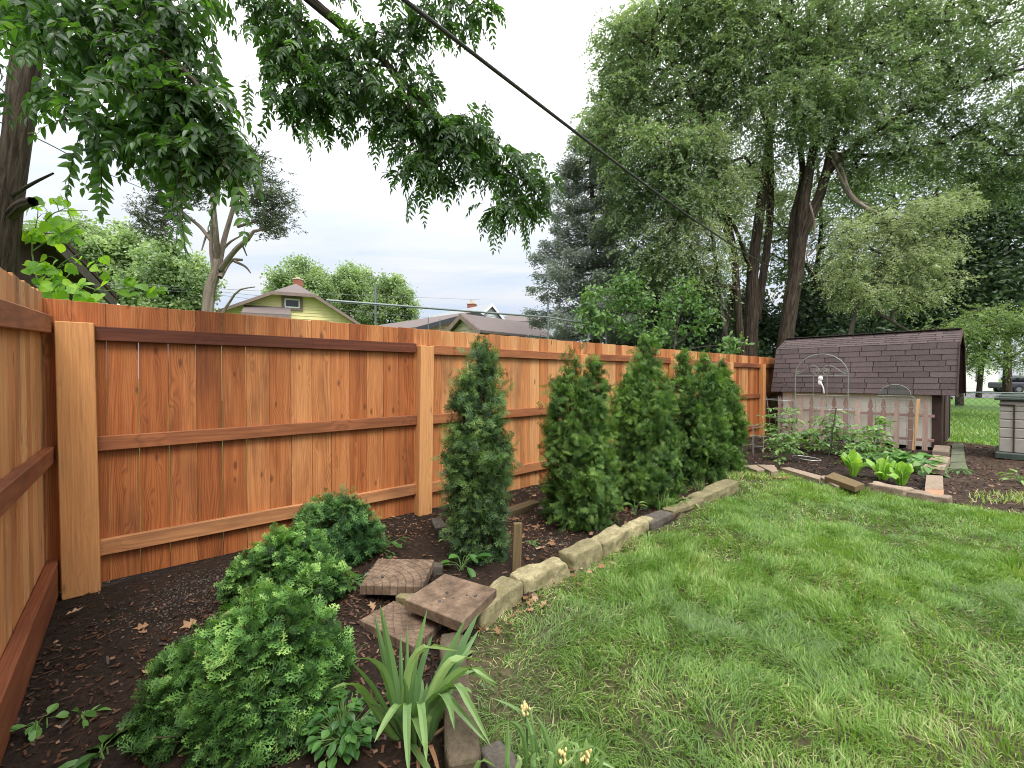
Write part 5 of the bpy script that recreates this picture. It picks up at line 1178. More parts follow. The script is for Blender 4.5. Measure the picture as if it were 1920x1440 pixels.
# ================================================================== houses beyond the fence
def poly_prism(mb, pts, n, th, rnd=.5):
    """extrude a planar outline by th along n"""
    P = np.asarray(pts, float); m = len(P); n = unit(np.asarray(n, float))*th; V = np.vstack([P, P+n]); F = []
    c1, c2 = P.mean(0), P.mean(0)+n; V = np.vstack([V, c1, c2])
    nn = np.cross(P[1]-P[0], P[2]-P[0]); fl = np.dot(nn, n) < 0
    for i in range(m):
        j = (i+1) % m; a = [i, j, 2*m]; b = [m+j, m+i, 2*m+1]; q = [j, i, m+i, m+j]
        F += [x if fl else x[::-1] for x in (a, b, q)]
    mb.add(V, F, rnd)
def plane_pt(px, A, N): r = ray(*px); t = np.dot(A-CAM, N)/np.dot(r, N); return CAM+r*t
def boards(mb, lo, hi, A, dirh, n, step=.14):
    pass
def yellow_house():
    h = thing('yellow_house', 'yellow house with a clipped gable, small window and brick chimney', 'house', D(540, 590, 27)*np.array([1, 1, 0]))
    A, B = D(412, 600, 25.5), D(667, 600, 28.5); A[2] = B[2] = 0; d = unit(B-A); N = unit(np.cross(d, [0, 0, 1])); N = N if np.dot(N, CAM-A) > 0 else -N
    q = lambda x, y: plane_pt((x, y), A, N)
    L, C1, C2, R = q(412, 586), q(512, 549), q(590, 559), q(667, 607)
    C1[2] = C2[2] = (C1[2]+C2[2])/2; zl = min(L[2], R[2]); 
    W = [np.array([L[0], L[1], 0]), L, C1, C2, R, np.array([R[0], R[1], 0])]
    # clapboards: stacked thin prisms clipped to the gable outline
    mb = MB(); z = .0; top = C1[2]-.02; stp = .2
    def xr(z):
        ul = np.dot(L-A, d) if z < L[2] else np.interp(z, [L[2], C1[2]], [np.dot(L-A, d), np.dot(C1-A, d)])
        ur = np.dot(R-A, d) if z < R[2] else np.interp(z, [R[2], C2[2]], [np.dot(R-A, d), np.dot(C2-A, d)])
        return ul+.05, ur-.05
    while z < top:
        z1 = min(z+stp-.004, top); a0, b0 = xr(z); a1, b1 = xr(z1); P0 = lambda u, zz, o: A+d*u+np.array([0, 0, zz])-N*o
        V = [P0(a0, z, 0), P0(b0, z, 0), P0(b1, z1, .03), P0(a1, z1, .03), P0(a0, z, .3), P0(b0, z, .3), P0(b1, z1, .3), P0(a1, z1, .3)]
        mb.add(V, [[0, 1, 2, 3], [5, 4, 7, 6], [0, 4, 5, 1], [3, 2, 6, 7], [0, 3, 7, 4], [1, 5, 6, 2]]); z += stp
    for s, E_ in ((1, L), (-1, R)):
        b = np.array([E_[0], E_[1], 0]); poly_prism(mb, [b-N*.3, b-N*9, b-N*9+np.array([0, 0, E_[2]]), b-N*.3+np.array([0, 0, E_[2]])], d*s, .2)
    mb.build('wall', M['yellow_siding'], h)
    ridge = (C1+C2)/2; rq = ridge-N*2.2; ridge0 = D(542, 534, np.dot(rq-CAM, FW))[2]; ridge[2] +=0* (C1[2]-L[2])*.62*np.linalg.norm(C2-C1)/2/np.linalg.norm((C1-L)[:2])*1.0+.1
    bk = -N*9; rf = -N*2.2; o = N*.55; mb = MB(); e = .0
    Lx, Rx = L-d*.25-np.array([0, 0, .12]), R+d*.25-np.array([0, 0, .12])
    up = np.array([0, 0, .14])
    ridge[2] = ridge0; Rg = ridge+rf; Rb = ridge+bk
    poly_prism(mb, [Lx+o, C1+o, Rg, Rb, Lx+bk], [0, 0, 1], .07); poly_prism(mb, [C2+o, Rx+o, Rx+bk, Rb, Rg], [0, 0, 1], .07); poly_prism(mb, [C1+o, C2+o, Rg], [0, 0, 1], .07)
    rfm = mb.build('roof', M['roof_brown'], h)
    mb = MB()
    for a, b in ((Lx, C1), (C1, C2), (C2, Rx)):
        a, b = a+o, b+o; poly_prism(mb, [a-up*.9, b-up*.9, b+up*.55, a+up*.55], N, .06)
    mb.build('fascia', M['brown_fascia'], h)
    c = (q(549, 520)+q(556, 520))/2-N*4.2; zt = D(553, 525, np.dot(c-CAM, FW))[2]; mb = MB(); cbox(mb, (c[0], c[1], zt-.8), (.46, .46, 1.6), rotz(.4), .02, .5); ch = mb.build('chimney', M['brick_red'], rfm)
    mb = MB(); cbox(mb, (c[0], c[1], zt+.04), (.52, .52, .08), rotz(.4), .02, .5); tube(mb, [(c[0], c[1], zt+.05), (c[0], c[1], zt+.2)], .12, 8); mb.build('chimney_cap', M['beige_wall'], ch)
    w1, w2 = q(533, 557), q(563, 581); cw = (w1+w2)/2; ww = abs(np.dot(w2-w1, d)); wh = abs(w1[2]-w2[2]); ang = math.atan2(d[1], d[0])
    mb = MB()
    for (dx, dz, sx, sz) in ((0, wh/2, ww+.3, .14), (0, -wh/2, ww+.3, .14), (ww/2+.07, 0, .14, wh-.14), (-ww/2-.07, 0, .14, wh-.14)): cbox(mb, cw+d*dx+np.array([0, 0, dz])+N*.04, (sx, .08, sz), rotz(ang), .01, .5)
    wn = mb.build('window', M['brown_fascia'], h)
    mb = MB()
    for (dx, dz, sx, sz) in ((0, wh/2-.12, ww-.05, .09), (0, -wh/2+.12, ww-.05, .09), (ww/2-.05, 0, .09, wh-.33), (-ww/2+.05, 0, .09, wh-.33)): cbox(mb, cw+d*dx+np.array([0, 0, dz])+N*.03, (sx, .08, sz), rotz(ang), .01, .5)
    mb.build('frame', M['white'], wn); mb = MB(); cbox(mb, cw+N*.015, (ww-.1, .05, wh-.2), rotz(ang), .005, .5); mb.build('pane', M['glass'], wn)
    a1, a2, a3, a4 = q(459, 575), q(545, 580), q(548, 598), q(459, 594); mb = MB(); poly_prism(mb, [a1+N*.05, a2+N*.05, a3+N*1.3, a4+N*1.3], [0, 0, 1], .10); aw = mb.build('porch_roof', M['roof_brown'], h)
    mb = MB(); poly_prism(mb, [a4+N*1.3-up*1.5, a3+N*1.3-up*1.5, a3+N*1.3+up*.2, a4+N*1.3+up*.2], N, .05); mb.build('fascia', M['brown_fascia'], aw)
yellow_house()
def gable_house(name, label, peak, left, right, dep, ridge_to, ridge_dep, wall, roof, chimney=None, group=None, fas='brown_fascia', wide=False):
    """front gable from pixels at depth dep, ridge running to ridge_to"""
    h = thing(name, label, 'house', D(peak[0], peak[1], dep)*np.array([1, 1, 0]), group)
    Pk, E2 = D(*peak, dep), D(*ridge_to, ridge_dep); E2[2] = Pk[2]; rd = E2-Pk; rd = rd; rl = np.linalg.norm(rd); rd = rd/rl; g = unit(np.cross(rd, [0, 0, 1]))
    N = -rd
    Lq, Rq = plane_pt(left, Pk, N), plane_pt(right, Pk, N); z = (Lq[2]+Rq[2])/2; hw = (abs(np.dot(Lq-Pk, g))+abs(np.dot(Rq-Pk, g)))/2
    if wide: z = Lq[2]; hw = abs(np.dot(Lq-Pk, g))
    sl = (Pk[2]-z)/hw
    ez = z; mb = MB(); a, b = Pk+g*(hw-.25), Pk-g*(hw-.25); zt = ez+.25*sl-.08
    f = lambda p, zz: np.array([p[0], p[1], zz])
    poly_prism(mb, [f(a, 0), f(a, zt), f(Pk, Pk[2]-.1), f(b, zt), f(b, 0)], rd, .2)
    n = int((Pk[2]-.1)/.22)
    for i in range(n):          # siding courses stand a little proud
        z0 = i*.22; z1 = z0+.20; w0 = min(hw-.25, (Pk[2]-.1-z0)/sl); w1 = min(hw-.25, (Pk[2]-.1-z1)/sl)
        if w1 < .1: break
        c = f(Pk, 0); V = [c+g*w0+[0, 0, z0]-rd*.035, c-g*w0+[0, 0, z0]-rd*.035, c-g*w1+[0, 0, z1]-rd*.008, c+g*w1+[0, 0, z1]-rd*.008]; mb.add(V, [[0, 1, 2, 3]])
    for s in (1, -1):
        p = Pk+g*s*(hw-.25); poly_prism(mb, [f(p, 0), f(p, zt), f(p+rd*rl, zt), f(p+rd*rl, 0)], -g*s, .2)
    poly_prism(mb, [f(a+rd*rl, 0), f(a+rd*rl, zt), f(Pk+rd*rl, Pk[2]-.1), f(b+rd*rl, zt), f(b+rd*rl, 0)], rd, -.2)
    mb.build('wall', wall, h); mb = MB()
    for s in (1, -1):
        e = Pk+g*s*(hw+.1); e = f(e, ez-.1*sl); o = -rd*.3; poly_prism(mb, [Pk+o, e+o, e+rd*(rl+.3), Pk+rd*(rl+.3)], [0, 0, 1], .12)
    rf = mb.build('roof', roof, h); mb = MB()
    for s in (1, -1):
        e = f(Pk+g*s*(hw+.1), ez-.1*sl); o = -rd*.3; poly_prism(mb, [Pk+o-[0, 0, .16], e+o-[0, 0, .16], e+o+[0, 0, .1], Pk+o+[0, 0, .1]], -rd, .05)
    mb.build('fascia', M[fas], h)
    if chimney:
        x, y, dd, s = chimney; c = D(x, y, dd); mb = MB(); cbox(mb, (c[0], c[1], c[2]-.7), (s, s, 1.4), rotz(.5), .02, .5); ch = mb.build('chimney', M['brick_red'], rf); mb = MB(); cbox(mb, (c[0], c[1], c[2]+.05), (s*1.15, s*1.15, .1), rotz(.5), .01, .5); tube(mb, [c, c+np.array([0, 0, .45])], s*.25, 8); mb.build('chimney_cap', M['beige_wall'], ch)
    return h
gable_house('garage', 'low beige garage with a long brown-grey shingle roof in front of the tan house', (872, 593), (842, 623), (908, 628), 22, (1000, 609), 25.8, M['beige_wall'], M['roof_brown'])
gable_house('tan_house', 'tan-sided house with dark rake trim behind the beige garage', (887, 587), (777, 617), (950, 610), 29, (721, 611), 36, M['tan_siding'], M['roof_brown'], fas='dark_paint', wide=True)
gable_house('grey_house', 'pale grey house with a light roof and orange chimney farthest back', (919, 572), (888, 604), (944, 600), 42, (805, 588), 50, M['pale_siding'], M['roof_grey'], (885, 571, 45, .75), fas='white')
def dark_roof():
    c = D(985, 597, 48); mb = MB(); h = thing('dark_house', 'low dark roof with a vent just left of the big spruce', 'house', c*np.array([1, 1, 0])); Rz = rotz(-.5)
    cbox(mb, (c[0], c[1], c[2]/2-.5), (6, 6, c[2]-1), Rz, .02, .5); mb.build('wall', M['pale_siding'], h); mb = MB(); p = [c+Rz@np.array(v) for v in ((-3.4, -3.4, -.9), (3.4, -3.4, -.9), (3.0, 0, .2), (-2.0, 0, .2))]; poly_prism(mb, p, [0, 0, 1], .15); p = [c+Rz@np.array(v) for v in ((-3.4, 3.4, -.9), (3.4, 3.4, -.9), (3.0, 0, .2), (-2.0, 0, .2))]; poly_prism(mb, p, [0, 0, 1], .15); rf = mb.build('roof', M['roof_brown'], h)
    mb = MB(); cbox(mb, c+np.array([.3, 0, .35]), (.5, .5, .5), Rz, .05, .5); mb.build('vent', M['galv'], rf)
dark_roof()
def neighbour_garage():
    # dark gable end of a garage just past the corner, only its rake shows
    h = thing('neighbour_garage', 'dark garage gable with a pale weathered rake board behind the left corner', 'garage', D(90, 560, 8)*np.array([1, 1, 0]))
    a, b = D(70, 455, 7.0), D(186, 568, 8.4); pk = a; d = b-a; hd = unit(np.array([d[0], d[1], 0])); N = unit(np.cross(hd, [0, 0, 1])); N = N if np.dot(N, CAM-a) > 0 else -N
    lft = a-hd*3.0; lft[2] = b[2]; f0 = lambda p: np.array([p[0], p[1], 0])
    mb = MB(); poly_prism(mb, [f0(lft), lft, a, b-hd*.35+[0, 0, .0], f0(b-hd*.35)], -N, .2); mb.build('wall', M['brown_trim'], h)
    mb = MB(); u = np.array([0, 0, .09]); poly_prism(mb, [a-u*1.4+N*.25, b-u*1.4+N*.25, b+u*.6+N*.25, a+u*.9+N*.25], N, .04); mb.build('rake_board', M['grey_stone'], h)
    mb = MB(); poly_prism(mb, [a+u+N*.3, b+u+N*.3, b+u-N*4, a+u-N*4], [0, 0, 1], .07); poly_prism(mb, [a+u+N*.3, lft+u+N*.3, lft+u-N*4, a+u-N*4], [0, 0, 1], .07); mb.build('roof', M['brown_trim'], h)
    mb = MB(); cbox(mb, b+np.array([0, 0, -.06])-N*1.8+hd*.05, (.12, 4.2, .12), rotz(math.atan2(N[1], N[0])-math.pi/2), .02, .5); mb.build('gutter', M['white'], h)
neighbour_garage()
# ------------------------------------------------------------------ pipe frame and wires
def pipe_frame():
    f = thing('pipe_frame', 'grey metal pipe frame standing above the back fence', 'pipe frame', D(900, 640, 13)*np.array([1, 1, 0]))
    for (x, y, d) in ((704, 533, 11.0), (1028, 566, 13.6), (1137, 597, 14.6)):
        p = D(x, y, d); mb = MB(); tube(mb, [(p[0], p[1], 0), p], .03, 8); mb.build('post', M['galv'], f)
    for a, b, d1, d2 in (((612, 563), (1028, 595), 10.2, 13.6), ((1028, 595), (1168, 618), 13.6, 14.9)):
        mb = MB(); tube(mb, [D(*a, d1), D(*b, d2)], .028, 8); mb.build('cross_pipe', M['galv'], f)
    for (x, y, d) in ((803, 595, 14.5), (825, 598, 14.8)): p = D(x, y, d); mb = MB(); tube(mb, [(p[0], p[1], 0), p], .014, 6); mb.build('thin_post', M['galv'], f)
pipe_frame()
def wire(label, name, pts, rad, mat='cable', group=None):
    P = [D(*p) for p in pts]
    if len(P) == 2:
        a, b = P; L = np.linalg.norm(b-a); P = [a*(1-t)+b*t-np.array([0, 0, L*.012*4*t*(1-t)]) for t in np.linspace(0, 1, 16)]
    else: P = spline(P, 20)
    mb = MB(); tube(mb, P, rad, 8); tag(mb.build(name, M[mat]), label, 'cable', group)
wire('thick black service cable slanting down from the top to the big trees', 'overhead_cable', [(640, -92, 2.05), (1460, 505, 15)], .0125)
wire('thin wire descending from the left edge past the dark trunk to the juniper', 'overhead_wire', [(-60, 205, 4.6), (75, 262, 6), (200, 325, 9), (330, 378, 14)], .008, 'cable')
wire('thin wire crossing the dark trunk below the longer one', 'overhead_wire', [(-60, 345, 3.8), (60, 388, 5.2)], .003, 'cable')
for i, (y0, y1, y2, lab) in enumerate([(528, 541, 548, 'upper pale wire of the three behind the trimmed juniper'), (531, 546, 572, 'middle pale wire of the three behind the trimmed juniper'), (536, 552, 590, 'lowest pale wire of the three behind the trimmed juniper')]):
    wire(lab, 'power_line', [(170, y0, 20), (400, y1, 24), (600, (y1+y2)/2+6, 30), (900, y2+14, 44)], .011, 'galv', 'pale power lines over the yards')

# ================================================================== trees
def tree(name, label, trunks, blobs, mat, n, spread, L, Wd, bark='bark_grey', tm=QUAD, r0=.012, down=.3, hang=0.0, up=.5, group=None, shell=.7, zs=1.0, sides=5, cat='tree', base=None, sag=.06, wob=.12, rbz=0.0, strand=None):
    P0 = trunks[0][0][0] if base is None else base
    t = thing(name, label, cat, (P0[0], P0[1], 0), group); st = MB(); skel = []
    for pts, r1, r2 in trunks:
        P = spline(pts, 14); tube(st, P, np.linspace(r1, r2, 14), 10, rng.random(), False, wob); skel.append(P[3:])
    C = blob_pts(blobs, shell); st2 = MB(); grow(st2, skel, C, r0, sides, .5, .12, sag)
    st.build('trunk', M[bark], t); st2.build('branches', M[bark], t)
    mb = MB(); rb = rng.random(len(C))
    if strand: strands(mb, C, strand[0], strand[1], strand[2], L, Wd, strand[3], tm, spread=spread, rb=rb)
    else: leaves(mb, tm, C, n, spread, L, Wd, down, up, rb, zs, hang)
    mb.build('crown', mat, t)
    return t, C
def Tk(pts, r1, r2): return ([D(*p) for p in pts], r1, r2)
def ground_of(p): return np.array([p[0], p[1], 0])
# trees behind the juniper and the house
def far_tree(label, bx, top, w, dep, mat='mid', group='leafy trees beyond the yards', nb=34, extra=()):
    b = D(bx, 600, dep); b[2] = 0; tp = D(bx, top+20, dep); hgt = (640-top)
    blobs = [(bx, top+hgt*.30, w*.42, hgt*.28, dep, w*.4*dep/FPX, nb*2), (bx-w*.28, top+hgt*.55, w*.30, hgt*.27, dep, w*.3*dep/FPX, nb), (bx+w*.28, top+hgt*.52, w*.30, hgt*.27, dep, w*.3*dep/FPX, nb), (bx, top+hgt*.75, w*.5, hgt*.24, dep, w*.4*dep/FPX, nb)]+list(extra)
    s = w*dep/FPX
    tree('leafy_tree', label, [([b, (b+tp)/2, tp], .022*s+.1, .03)], blobs, M[mat], 130, s*.052, s*.030+.06, s*.021+.04, 'bark_grey', QUAD, .02, .2, 0, .6, group, .8)
far_tree('rounded light green tree right behind the dark leaning trunk', 130, 405, 170, 26)
far_tree('light green tree between the leaning trunk and the trimmed juniper', 235, 420, 160, 27, nb=40)
far_tree('fresh green tree touching the left side of the trimmed juniper', 320, 450, 150, 24)
far_tree('bushy tree rising behind the yellow house chimney', 560, 487, 125, 46, nb=40)
far_tree('broad tree right of the yellow house, left one of the pair', 655, 490, 105, 50, nb=40)
far_tree('broad tree right of the yellow house, right one of the pair', 730, 515, 95, 48, nb=40)
# trimmed juniper with a bare trunk
def juniper():
    d = 12.0; trunks = [Tk([(386, 640, d), (390, 575, d), (403, 515, d), (412, 470, d)], .165, .10), Tk([(404, 520, d), (396, 470, d), (398, 420, d), (405, 360, d), (400, 320, d)], .06, .025), Tk([(410, 500, d), (420, 450, d), (437, 390, d), (446, 340, d), (440, 300, d)], .075, .03), Tk([(408, 490, d), (403, 420, d-.4), (395, 360, d-.4), (372, 320, d-.5)], .08, .03), Tk([(414, 505, d), (440, 470, d-.3), (466, 447, d-.4)], .07, .055), Tk([(412, 520, d), (432, 490, d+.3), (455, 487, d+.4)], .07, .03), Tk([(395, 450, d), (375, 425, d), (350, 405, d), (335, 390, d)], .05, .03)]
    trunks[0][0][0][2] = 0
    bl = [(320, 340, 50, 22, d, .8, 44), (300, 400, 40, 34, d, .7, 52), (290, 430, 34, 18, d, .6, 26), (350, 360, 44, 26, d, .8, 34), (430, 310, 50, 26, d, .8, 48), (480, 320, 40, 34, d, .8, 42), (510, 370, 38, 34, d, .8, 46), (515, 420, 32, 24, d, .7, 36), (490, 390, 26, 30, d, .6, 22), (400, 330, 50, 22, d, .8, 34), (460, 290, 30, 12, d, .5, 16), (370, 300, 40, 14, d, .6, 18)]
    t, C = tree('juniper_tree', 'trimmed juniper with bare peeling forked trunk and tufted crown', trunks, bl, M['juniper'], 95, .07, .10, .030, 'bark_pale', QUAD, .006, .1, 0, .2, None, .8, .7, strand=(4, .32, 12, .05))
    mb = MB()
    for pts in [[(438, 470, d-.3), (452, 458, d-.3), (463, 480, d-.2)], [(445, 425, d), (470, 418, d), (498, 412, d)], [(408, 600, d), (425, 575, d), (447, 545, d-.2), (478, 538, d-.2)], [(402, 430, d), (388, 440, d), (378, 470, d)], [(440, 490, d), (460, 500, d), (470, 512, d)], [(408, 480, d), (430, 455, d), (456, 440, d)]]:
        tube(mb, spline([D(*p) for p in pts], 8), np.linspace(.045, .015, 8), 6, .5, False)
    mb.build('broken_limbs', M['bark_pale'], t)
juniper()
# blue spruce
def spruce():
    d = 19.0; b = D(1118, 640, d); b[2] = 0; top = D(1105, 225, d); H = top[2]; t = thing('blue_spruce', 'tall blue-grey spruce with thin see-through middle behind the pipe frame', 'tree', b)
    st = MB(); tube(st, spline([b, (b+top)/2+np.array([.1, 0, 0]), top], 14), np.linspace(.26, .03, 14), 10, .5, False, .1); br = MB(); mb = MB(); ax = lambda z: b+(top-b)*(z/H)
    z = 1.2
    while z < H-.2:
        u = z/H; Rm = 3.6*(1-u)**.65*(.75+.35*rng.random())+.35; k_ = 6 if u < .85 else 5
        for j in range(k_):
            a = rng.random()*6.28; L = Rm*(.75+.35*rng.random()); dr = np.array([math.cos(a), math.sin(a), 0]); p0 = ax(z)
            P = spline([p0, p0+dr*L*.5+np.array([0, 0, -.10*L]), p0+dr*L+np.array([0, 0, -.20*L+.14*L])], 9); tube(br, P, np.linspace(.035, .008, 9), 5, .5, False)
            m = int(44*L); ts = .12+.88*rng.random(m)**.7; ii = ts*8; i0 = np.minimum(ii.astype(int), 7); Q = P[i0]+(P[i0+1]-P[i0])*(ii-i0)[:, None]
            sd = np.array([-dr[1], dr[0], 0]); off = rng.normal(size=m)*(.35*L*(1.1-ts)*.55+.05); Q = Q+sd*off[:, None]+np.c_[np.zeros((m, 2)), -np.abs(rng.normal(size=m))*.16-.05*np.abs(off)]
            dense = rng.random(m) < .45+.55*ts
            Q = Q[dense]; m = len(Q); A = dr*.8+sd*(np.sign(off[dense])*.6)[:, None]+rng.normal(size=(m, 3))*.35; A[:, 2] -= .25
            n_ = 8; Q2 = np.repeat(Q, n_, 0)+rng.normal(size=(m*n_, 3))*.075; A2 = np.repeat(A, n_, 0)+rng.normal(size=(m*n_, 3))*.5; N2 = rng.normal(size=(m*n_, 3)); N2[:, 2] += .5
            place(mb, QUAD, Q2, A2, N2, .12+.07*rng.random(m*n_), .042, np.repeat(np.clip(.25+.45*ts[dense]+.2*rng.normal(size=m), 0, 1), n_)*.7+.3*rng.random(m*n_))
        z += .30+.1*rng.random()
    st.build('trunk', M['bark_dark'], t); br.build('branches', M['bark_dark'], t); mb.build('crown', M['spruce'], t)
spruce()
# large elms
def elms():
    d = 17.0
    tr = [Tk([(1402, 690, d), (1410, 580, d), (1412, 500, d), (1430, 357, d), (1446, 235, d), (1460, 100, d), (1475, -20, d)], .27, .07), Tk([(1398, 690, d-.2), (1385, 600, d-.2), (1374, 459, d-.3), (1348, 357, d-.4), (1318, 214, d-.4), (1267, 128, d-.5), (1216, 82, d-.5)], .17, .04), Tk([(1418, 600, d+.2), (1440, 450, d+.3), (1445, 330, d+.3), (1440, 240, d+.3), (1400, 120, d+.2), (1390, 0, d)], .16, .05), Tk([(1412, 520, d), (1375, 420, d-.8), (1330, 350, d-1), (1260, 300, d-1.2)], .08, .03), Tk([(1355, 640, d), (1378, 520, d+.2), (1362, 440, d+.5), (1345, 400, d+.6)], .10, .05)]
    for q in tr: 
        if q[0][0][2] < 2.5: q[0][0][2] = 0
    bl = [(1180, 95, 70, 80, d, 1.6, 70), (1250, 40, 90, 60, d, 1.8, 70), (1150, 190, 50, 60, d, 1.3, 42), (1130, 245, 40, 40, d-.5, 1, 26), (1230, 190, 80, 70, d, 1.6, 66), (1310, 110, 80, 90, d, 1.8, 70), (1210, 290, 80, 45, d-.8, 1.4, 52), (1300, 290, 70, 70, d-.8, 1.5, 60), (1370, 40, 70, 60, d, 1.8, 54), (1275, 380, 60, 45, d-1, 1.2, 34), (1350, 200, 60, 70, d, 1.6, 46), (1240, 350, 60, 40, d-1, 1.1, 30), (1180, 320, 40, 30, d-1, .8, 16), (1340, 360, 60, 60, d-.6, 1.0, 34), (1300, 20, 60, 60, d, 1.6, 30), (1180, 400, 50, 40, d-.6, .9, 24), (1230, 470, 60, 50, d-.8, 1, 34), (1200, 540, 50, 40, d-.6, .9, 22), (1300, 540, 60, 40, d-.6, 1, 30)]
    tree('elm_tree', 'tall multi-stemmed elm with airy lime-green crown, left one of the big pair', tr, bl, M['elm'], 62, .16, .125, .060, 'bark_dark', QUAD, .012, .6, .30, .4, 'big elms beyond the fence', .75, strand=(8, .68, 19, .85))
    bl = [(1350, 330, 50, 60, d-1.2, .9, 40), (1310, 410, 62, 60, d-1.4, .9, 52), (1335, 480, 40, 40, d-1.4, .8, 26), (1290, 470, 40, 30, d-1.4, .7, 20), (1250, 440, 50, 40, d-1, .7, 22), (1390, 400, 40, 70, d+.5, .8, 24), (1420, 310, 30, 40, d, .6, 16), (1465, 350, 24, 50, d+.4, .5, 14), (1330, 270, 50, 40, d-.8, .8, 22)]
    tree('elm_tree', 'grey-green drooping elm sapling hanging in front of the left big elm', [Tk([(1370, 690, d-1.2), (1350, 560, d-1.2), (1335, 420, d-1.2), (1345, 320, d-1.2)], .09, .03)], bl, M['pale'], 60, .12, .095, .042, 'bark_grey', QUAD, .008, .8, .4, .3, None, .8, strand=(6, .6, 17, 1.1))
    d = 16.0
    tr = [Tk([(1452, 700, d), (1478, 600, d), (1496, 500, d), (1507, 390, d), (1520, 306, d), (1545, 150, d), (1560, 0, d)], .29, .07), Tk([(1470, 640, d+.2), (1500, 459, d), (1540, 357, d-.2), (1578, 204, d-.2), (1620, 60, d-.3), (1640, -40, d-.3)], .22, .06), Tk([(1490, 540, d+.3), (1486, 420, d+.4), (1505, 330, d+.5), (1490, 200, d+.5), (1480, 60, d+.4)], .17, .05), Tk([(1545, 330, d-.3), (1620, 260, d-.8), (1720, 200, d-1.2), (1850, 150, d-1.6), (1990, 110, d-2)], .12, .04), Tk([(1560, 290, d-.2), (1660, 290, d-.5), (1780, 260, d-.8), (1900, 190, d-1)], .09, .03), Tk([(1600, 130, d-.3), (1700, 60, d-.6), (1800, 10, d-1)], .09, .03)]
    tr[0][0][0][2] = 0
    bl = [(1430, 90, 85, 100, d, 1.7, 90), (1530, 60, 100, 80, d, 1.8, 90), (1470, 210, 75, 80, d-.4, 1.5, 66), (1560, 210, 60, 60, d-.6, 1.4, 44), (1640, 150, 100, 80, d-.5, 1.7, 84), (1640, 20, 110, 60, d, 1.8, 64), (1760, 60, 90, 60, d-.6, 1.5, 48), (1640, 270, 70, 50, d-.6, 1.2, 40), (1740, 190, 90, 50, d-1, 1.4, 36), (1850, 110, 90, 50, d-1.4, 1.3, 30), (1850, 20, 90, 40, d-1, 1.3, 30), (1890, 220, 70, 50, d-1.4, 1.2, 28), (1760, 290, 80, 50, d-.6, 1.2, 44), (1870, 320, 70, 50, d-.8, 1.2, 40), (1590, 340, 50, 40, d-.2, 1, 20), (1960, 200, 60, 150, d-1.4, 1.3, 30), (1430, -60, 140, 60, d, 2, 44), (1640, -80, 160, 60, d, 2, 44)]
    t, C = tree('elm_tree', 'biggest elm with dark forked trunks, spreading grey-green over the shed', tr, bl, M['elm'], 74, .16, .12, .055, 'bark_dark', QUAD, .012, .5, .28, .4, 'big elms beyond the fence', .75, strand=(8, .66, 19, .85))
    mb = MB(); P = spline([D(1563, 285, d-.4), D(1580, 330, d-.6), D(1592, 362, d-.9), D(1612, 382, d-1.4), D(1648, 402, d-2)], 12); tube(mb, P, np.linspace(.10, .05, 12), 8, .5, False, .15); mb.build('broken_limb', M['bark_pale'], t)
    for pts in ([(1518, 380, d-.4), (1528, 430, d-.6), (1512, 480, d-.6), (1530, 520, d-.6)], [(1560, 300, d-.5), (1600, 370, d-.9), (1660, 390, d-1)], [(1515, 480, d-.5), (1555, 440, d-.8), (1590, 410, d-1)]):
        mb = MB(); tube(mb, spline([D(*p) for p in pts], 10), np.linspace(.035, .015, 10), 6, .5, False); mb.build('dead_branch', M['bark_pale'], t)
    # pale hanging mass in front
    d = 12.5
    tr = [Tk([(1575, 690, d), (1600, 600, d), (1640, 520, d), (1680, 440, d)], .07, .03), Tk([(1640, 400, d+.4), (1690, 420, d), (1760, 400, d-.2), (1800, 380, d-.2)], .04, .015), Tk([(1735, 640, d), (1650, 590, d), (1560, 545, d+.4)], .05, .025)]
    tr[0][0][0][2] = 0
    bl = [(1600, 450, 45, 40, d, .7, 54), (1580, 510, 36, 45, d, .6, 44), (1660, 430, 60, 34, d, .8, 70), (1740, 400, 55, 28, d, .7, 60), (1790, 380, 36, 16, d, .4, 26), (1680, 500, 66, 46, d, .8, 96), (1750, 470, 50, 40, d, .7, 60), (1620, 550, 52, 32, d, .7, 54), (1710, 555, 56, 28, d, .6, 44), (1770, 530, 36, 24, d, .5, 20)]
    tree('hackberry_tree', 'pale grey-green drooping small tree just behind the shed roof', tr, bl, M['pale'], 72, .09, .070, .030, 'bark_grey', QUAD, .006, .5, .12, .5, None, .8, strand=(6, .34, 14, .7))
    d = 20.5
    tr = [Tk([(1520, 690, d), (1525, 560, d), (1540, 420, d), (1530, 280, d)], .16, .04), Tk([(1525, 520, d), (1460, 420, d), (1400, 350, d)], .08, .03), Tk([(1535, 470, d), (1640, 400, d), (1760, 370, d)], .08, .03)]
    tr[0][0][0][2] = 0
    bl = [(1400, 330, 60, 60, d, 1.2, 30), (1470, 400, 60, 70, d, 1.2, 40), (1400, 470, 50, 50, d, 1, 30), (1560, 400, 50, 70, d, 1.2, 34), (1640, 370, 60, 50, d, 1.2, 34), (1740, 350, 60, 50, d, 1.2, 34), (1470, 500, 50, 50, d, 1, 26), (1560, 500, 50, 50, d, 1, 26), (1840, 400, 60, 60, d, 1.2, 34)]
    tree('elm_tree', 'leafy mid-green tree filling the gaps between the dark elm trunks from behind', tr, bl, M['elm'], 60, .2, .16, .085, 'bark_dark', QUAD, .012, .5, .2, .4, 'big elms beyond the fence', .75, strand=(5, .7, 14, .6))
elms()
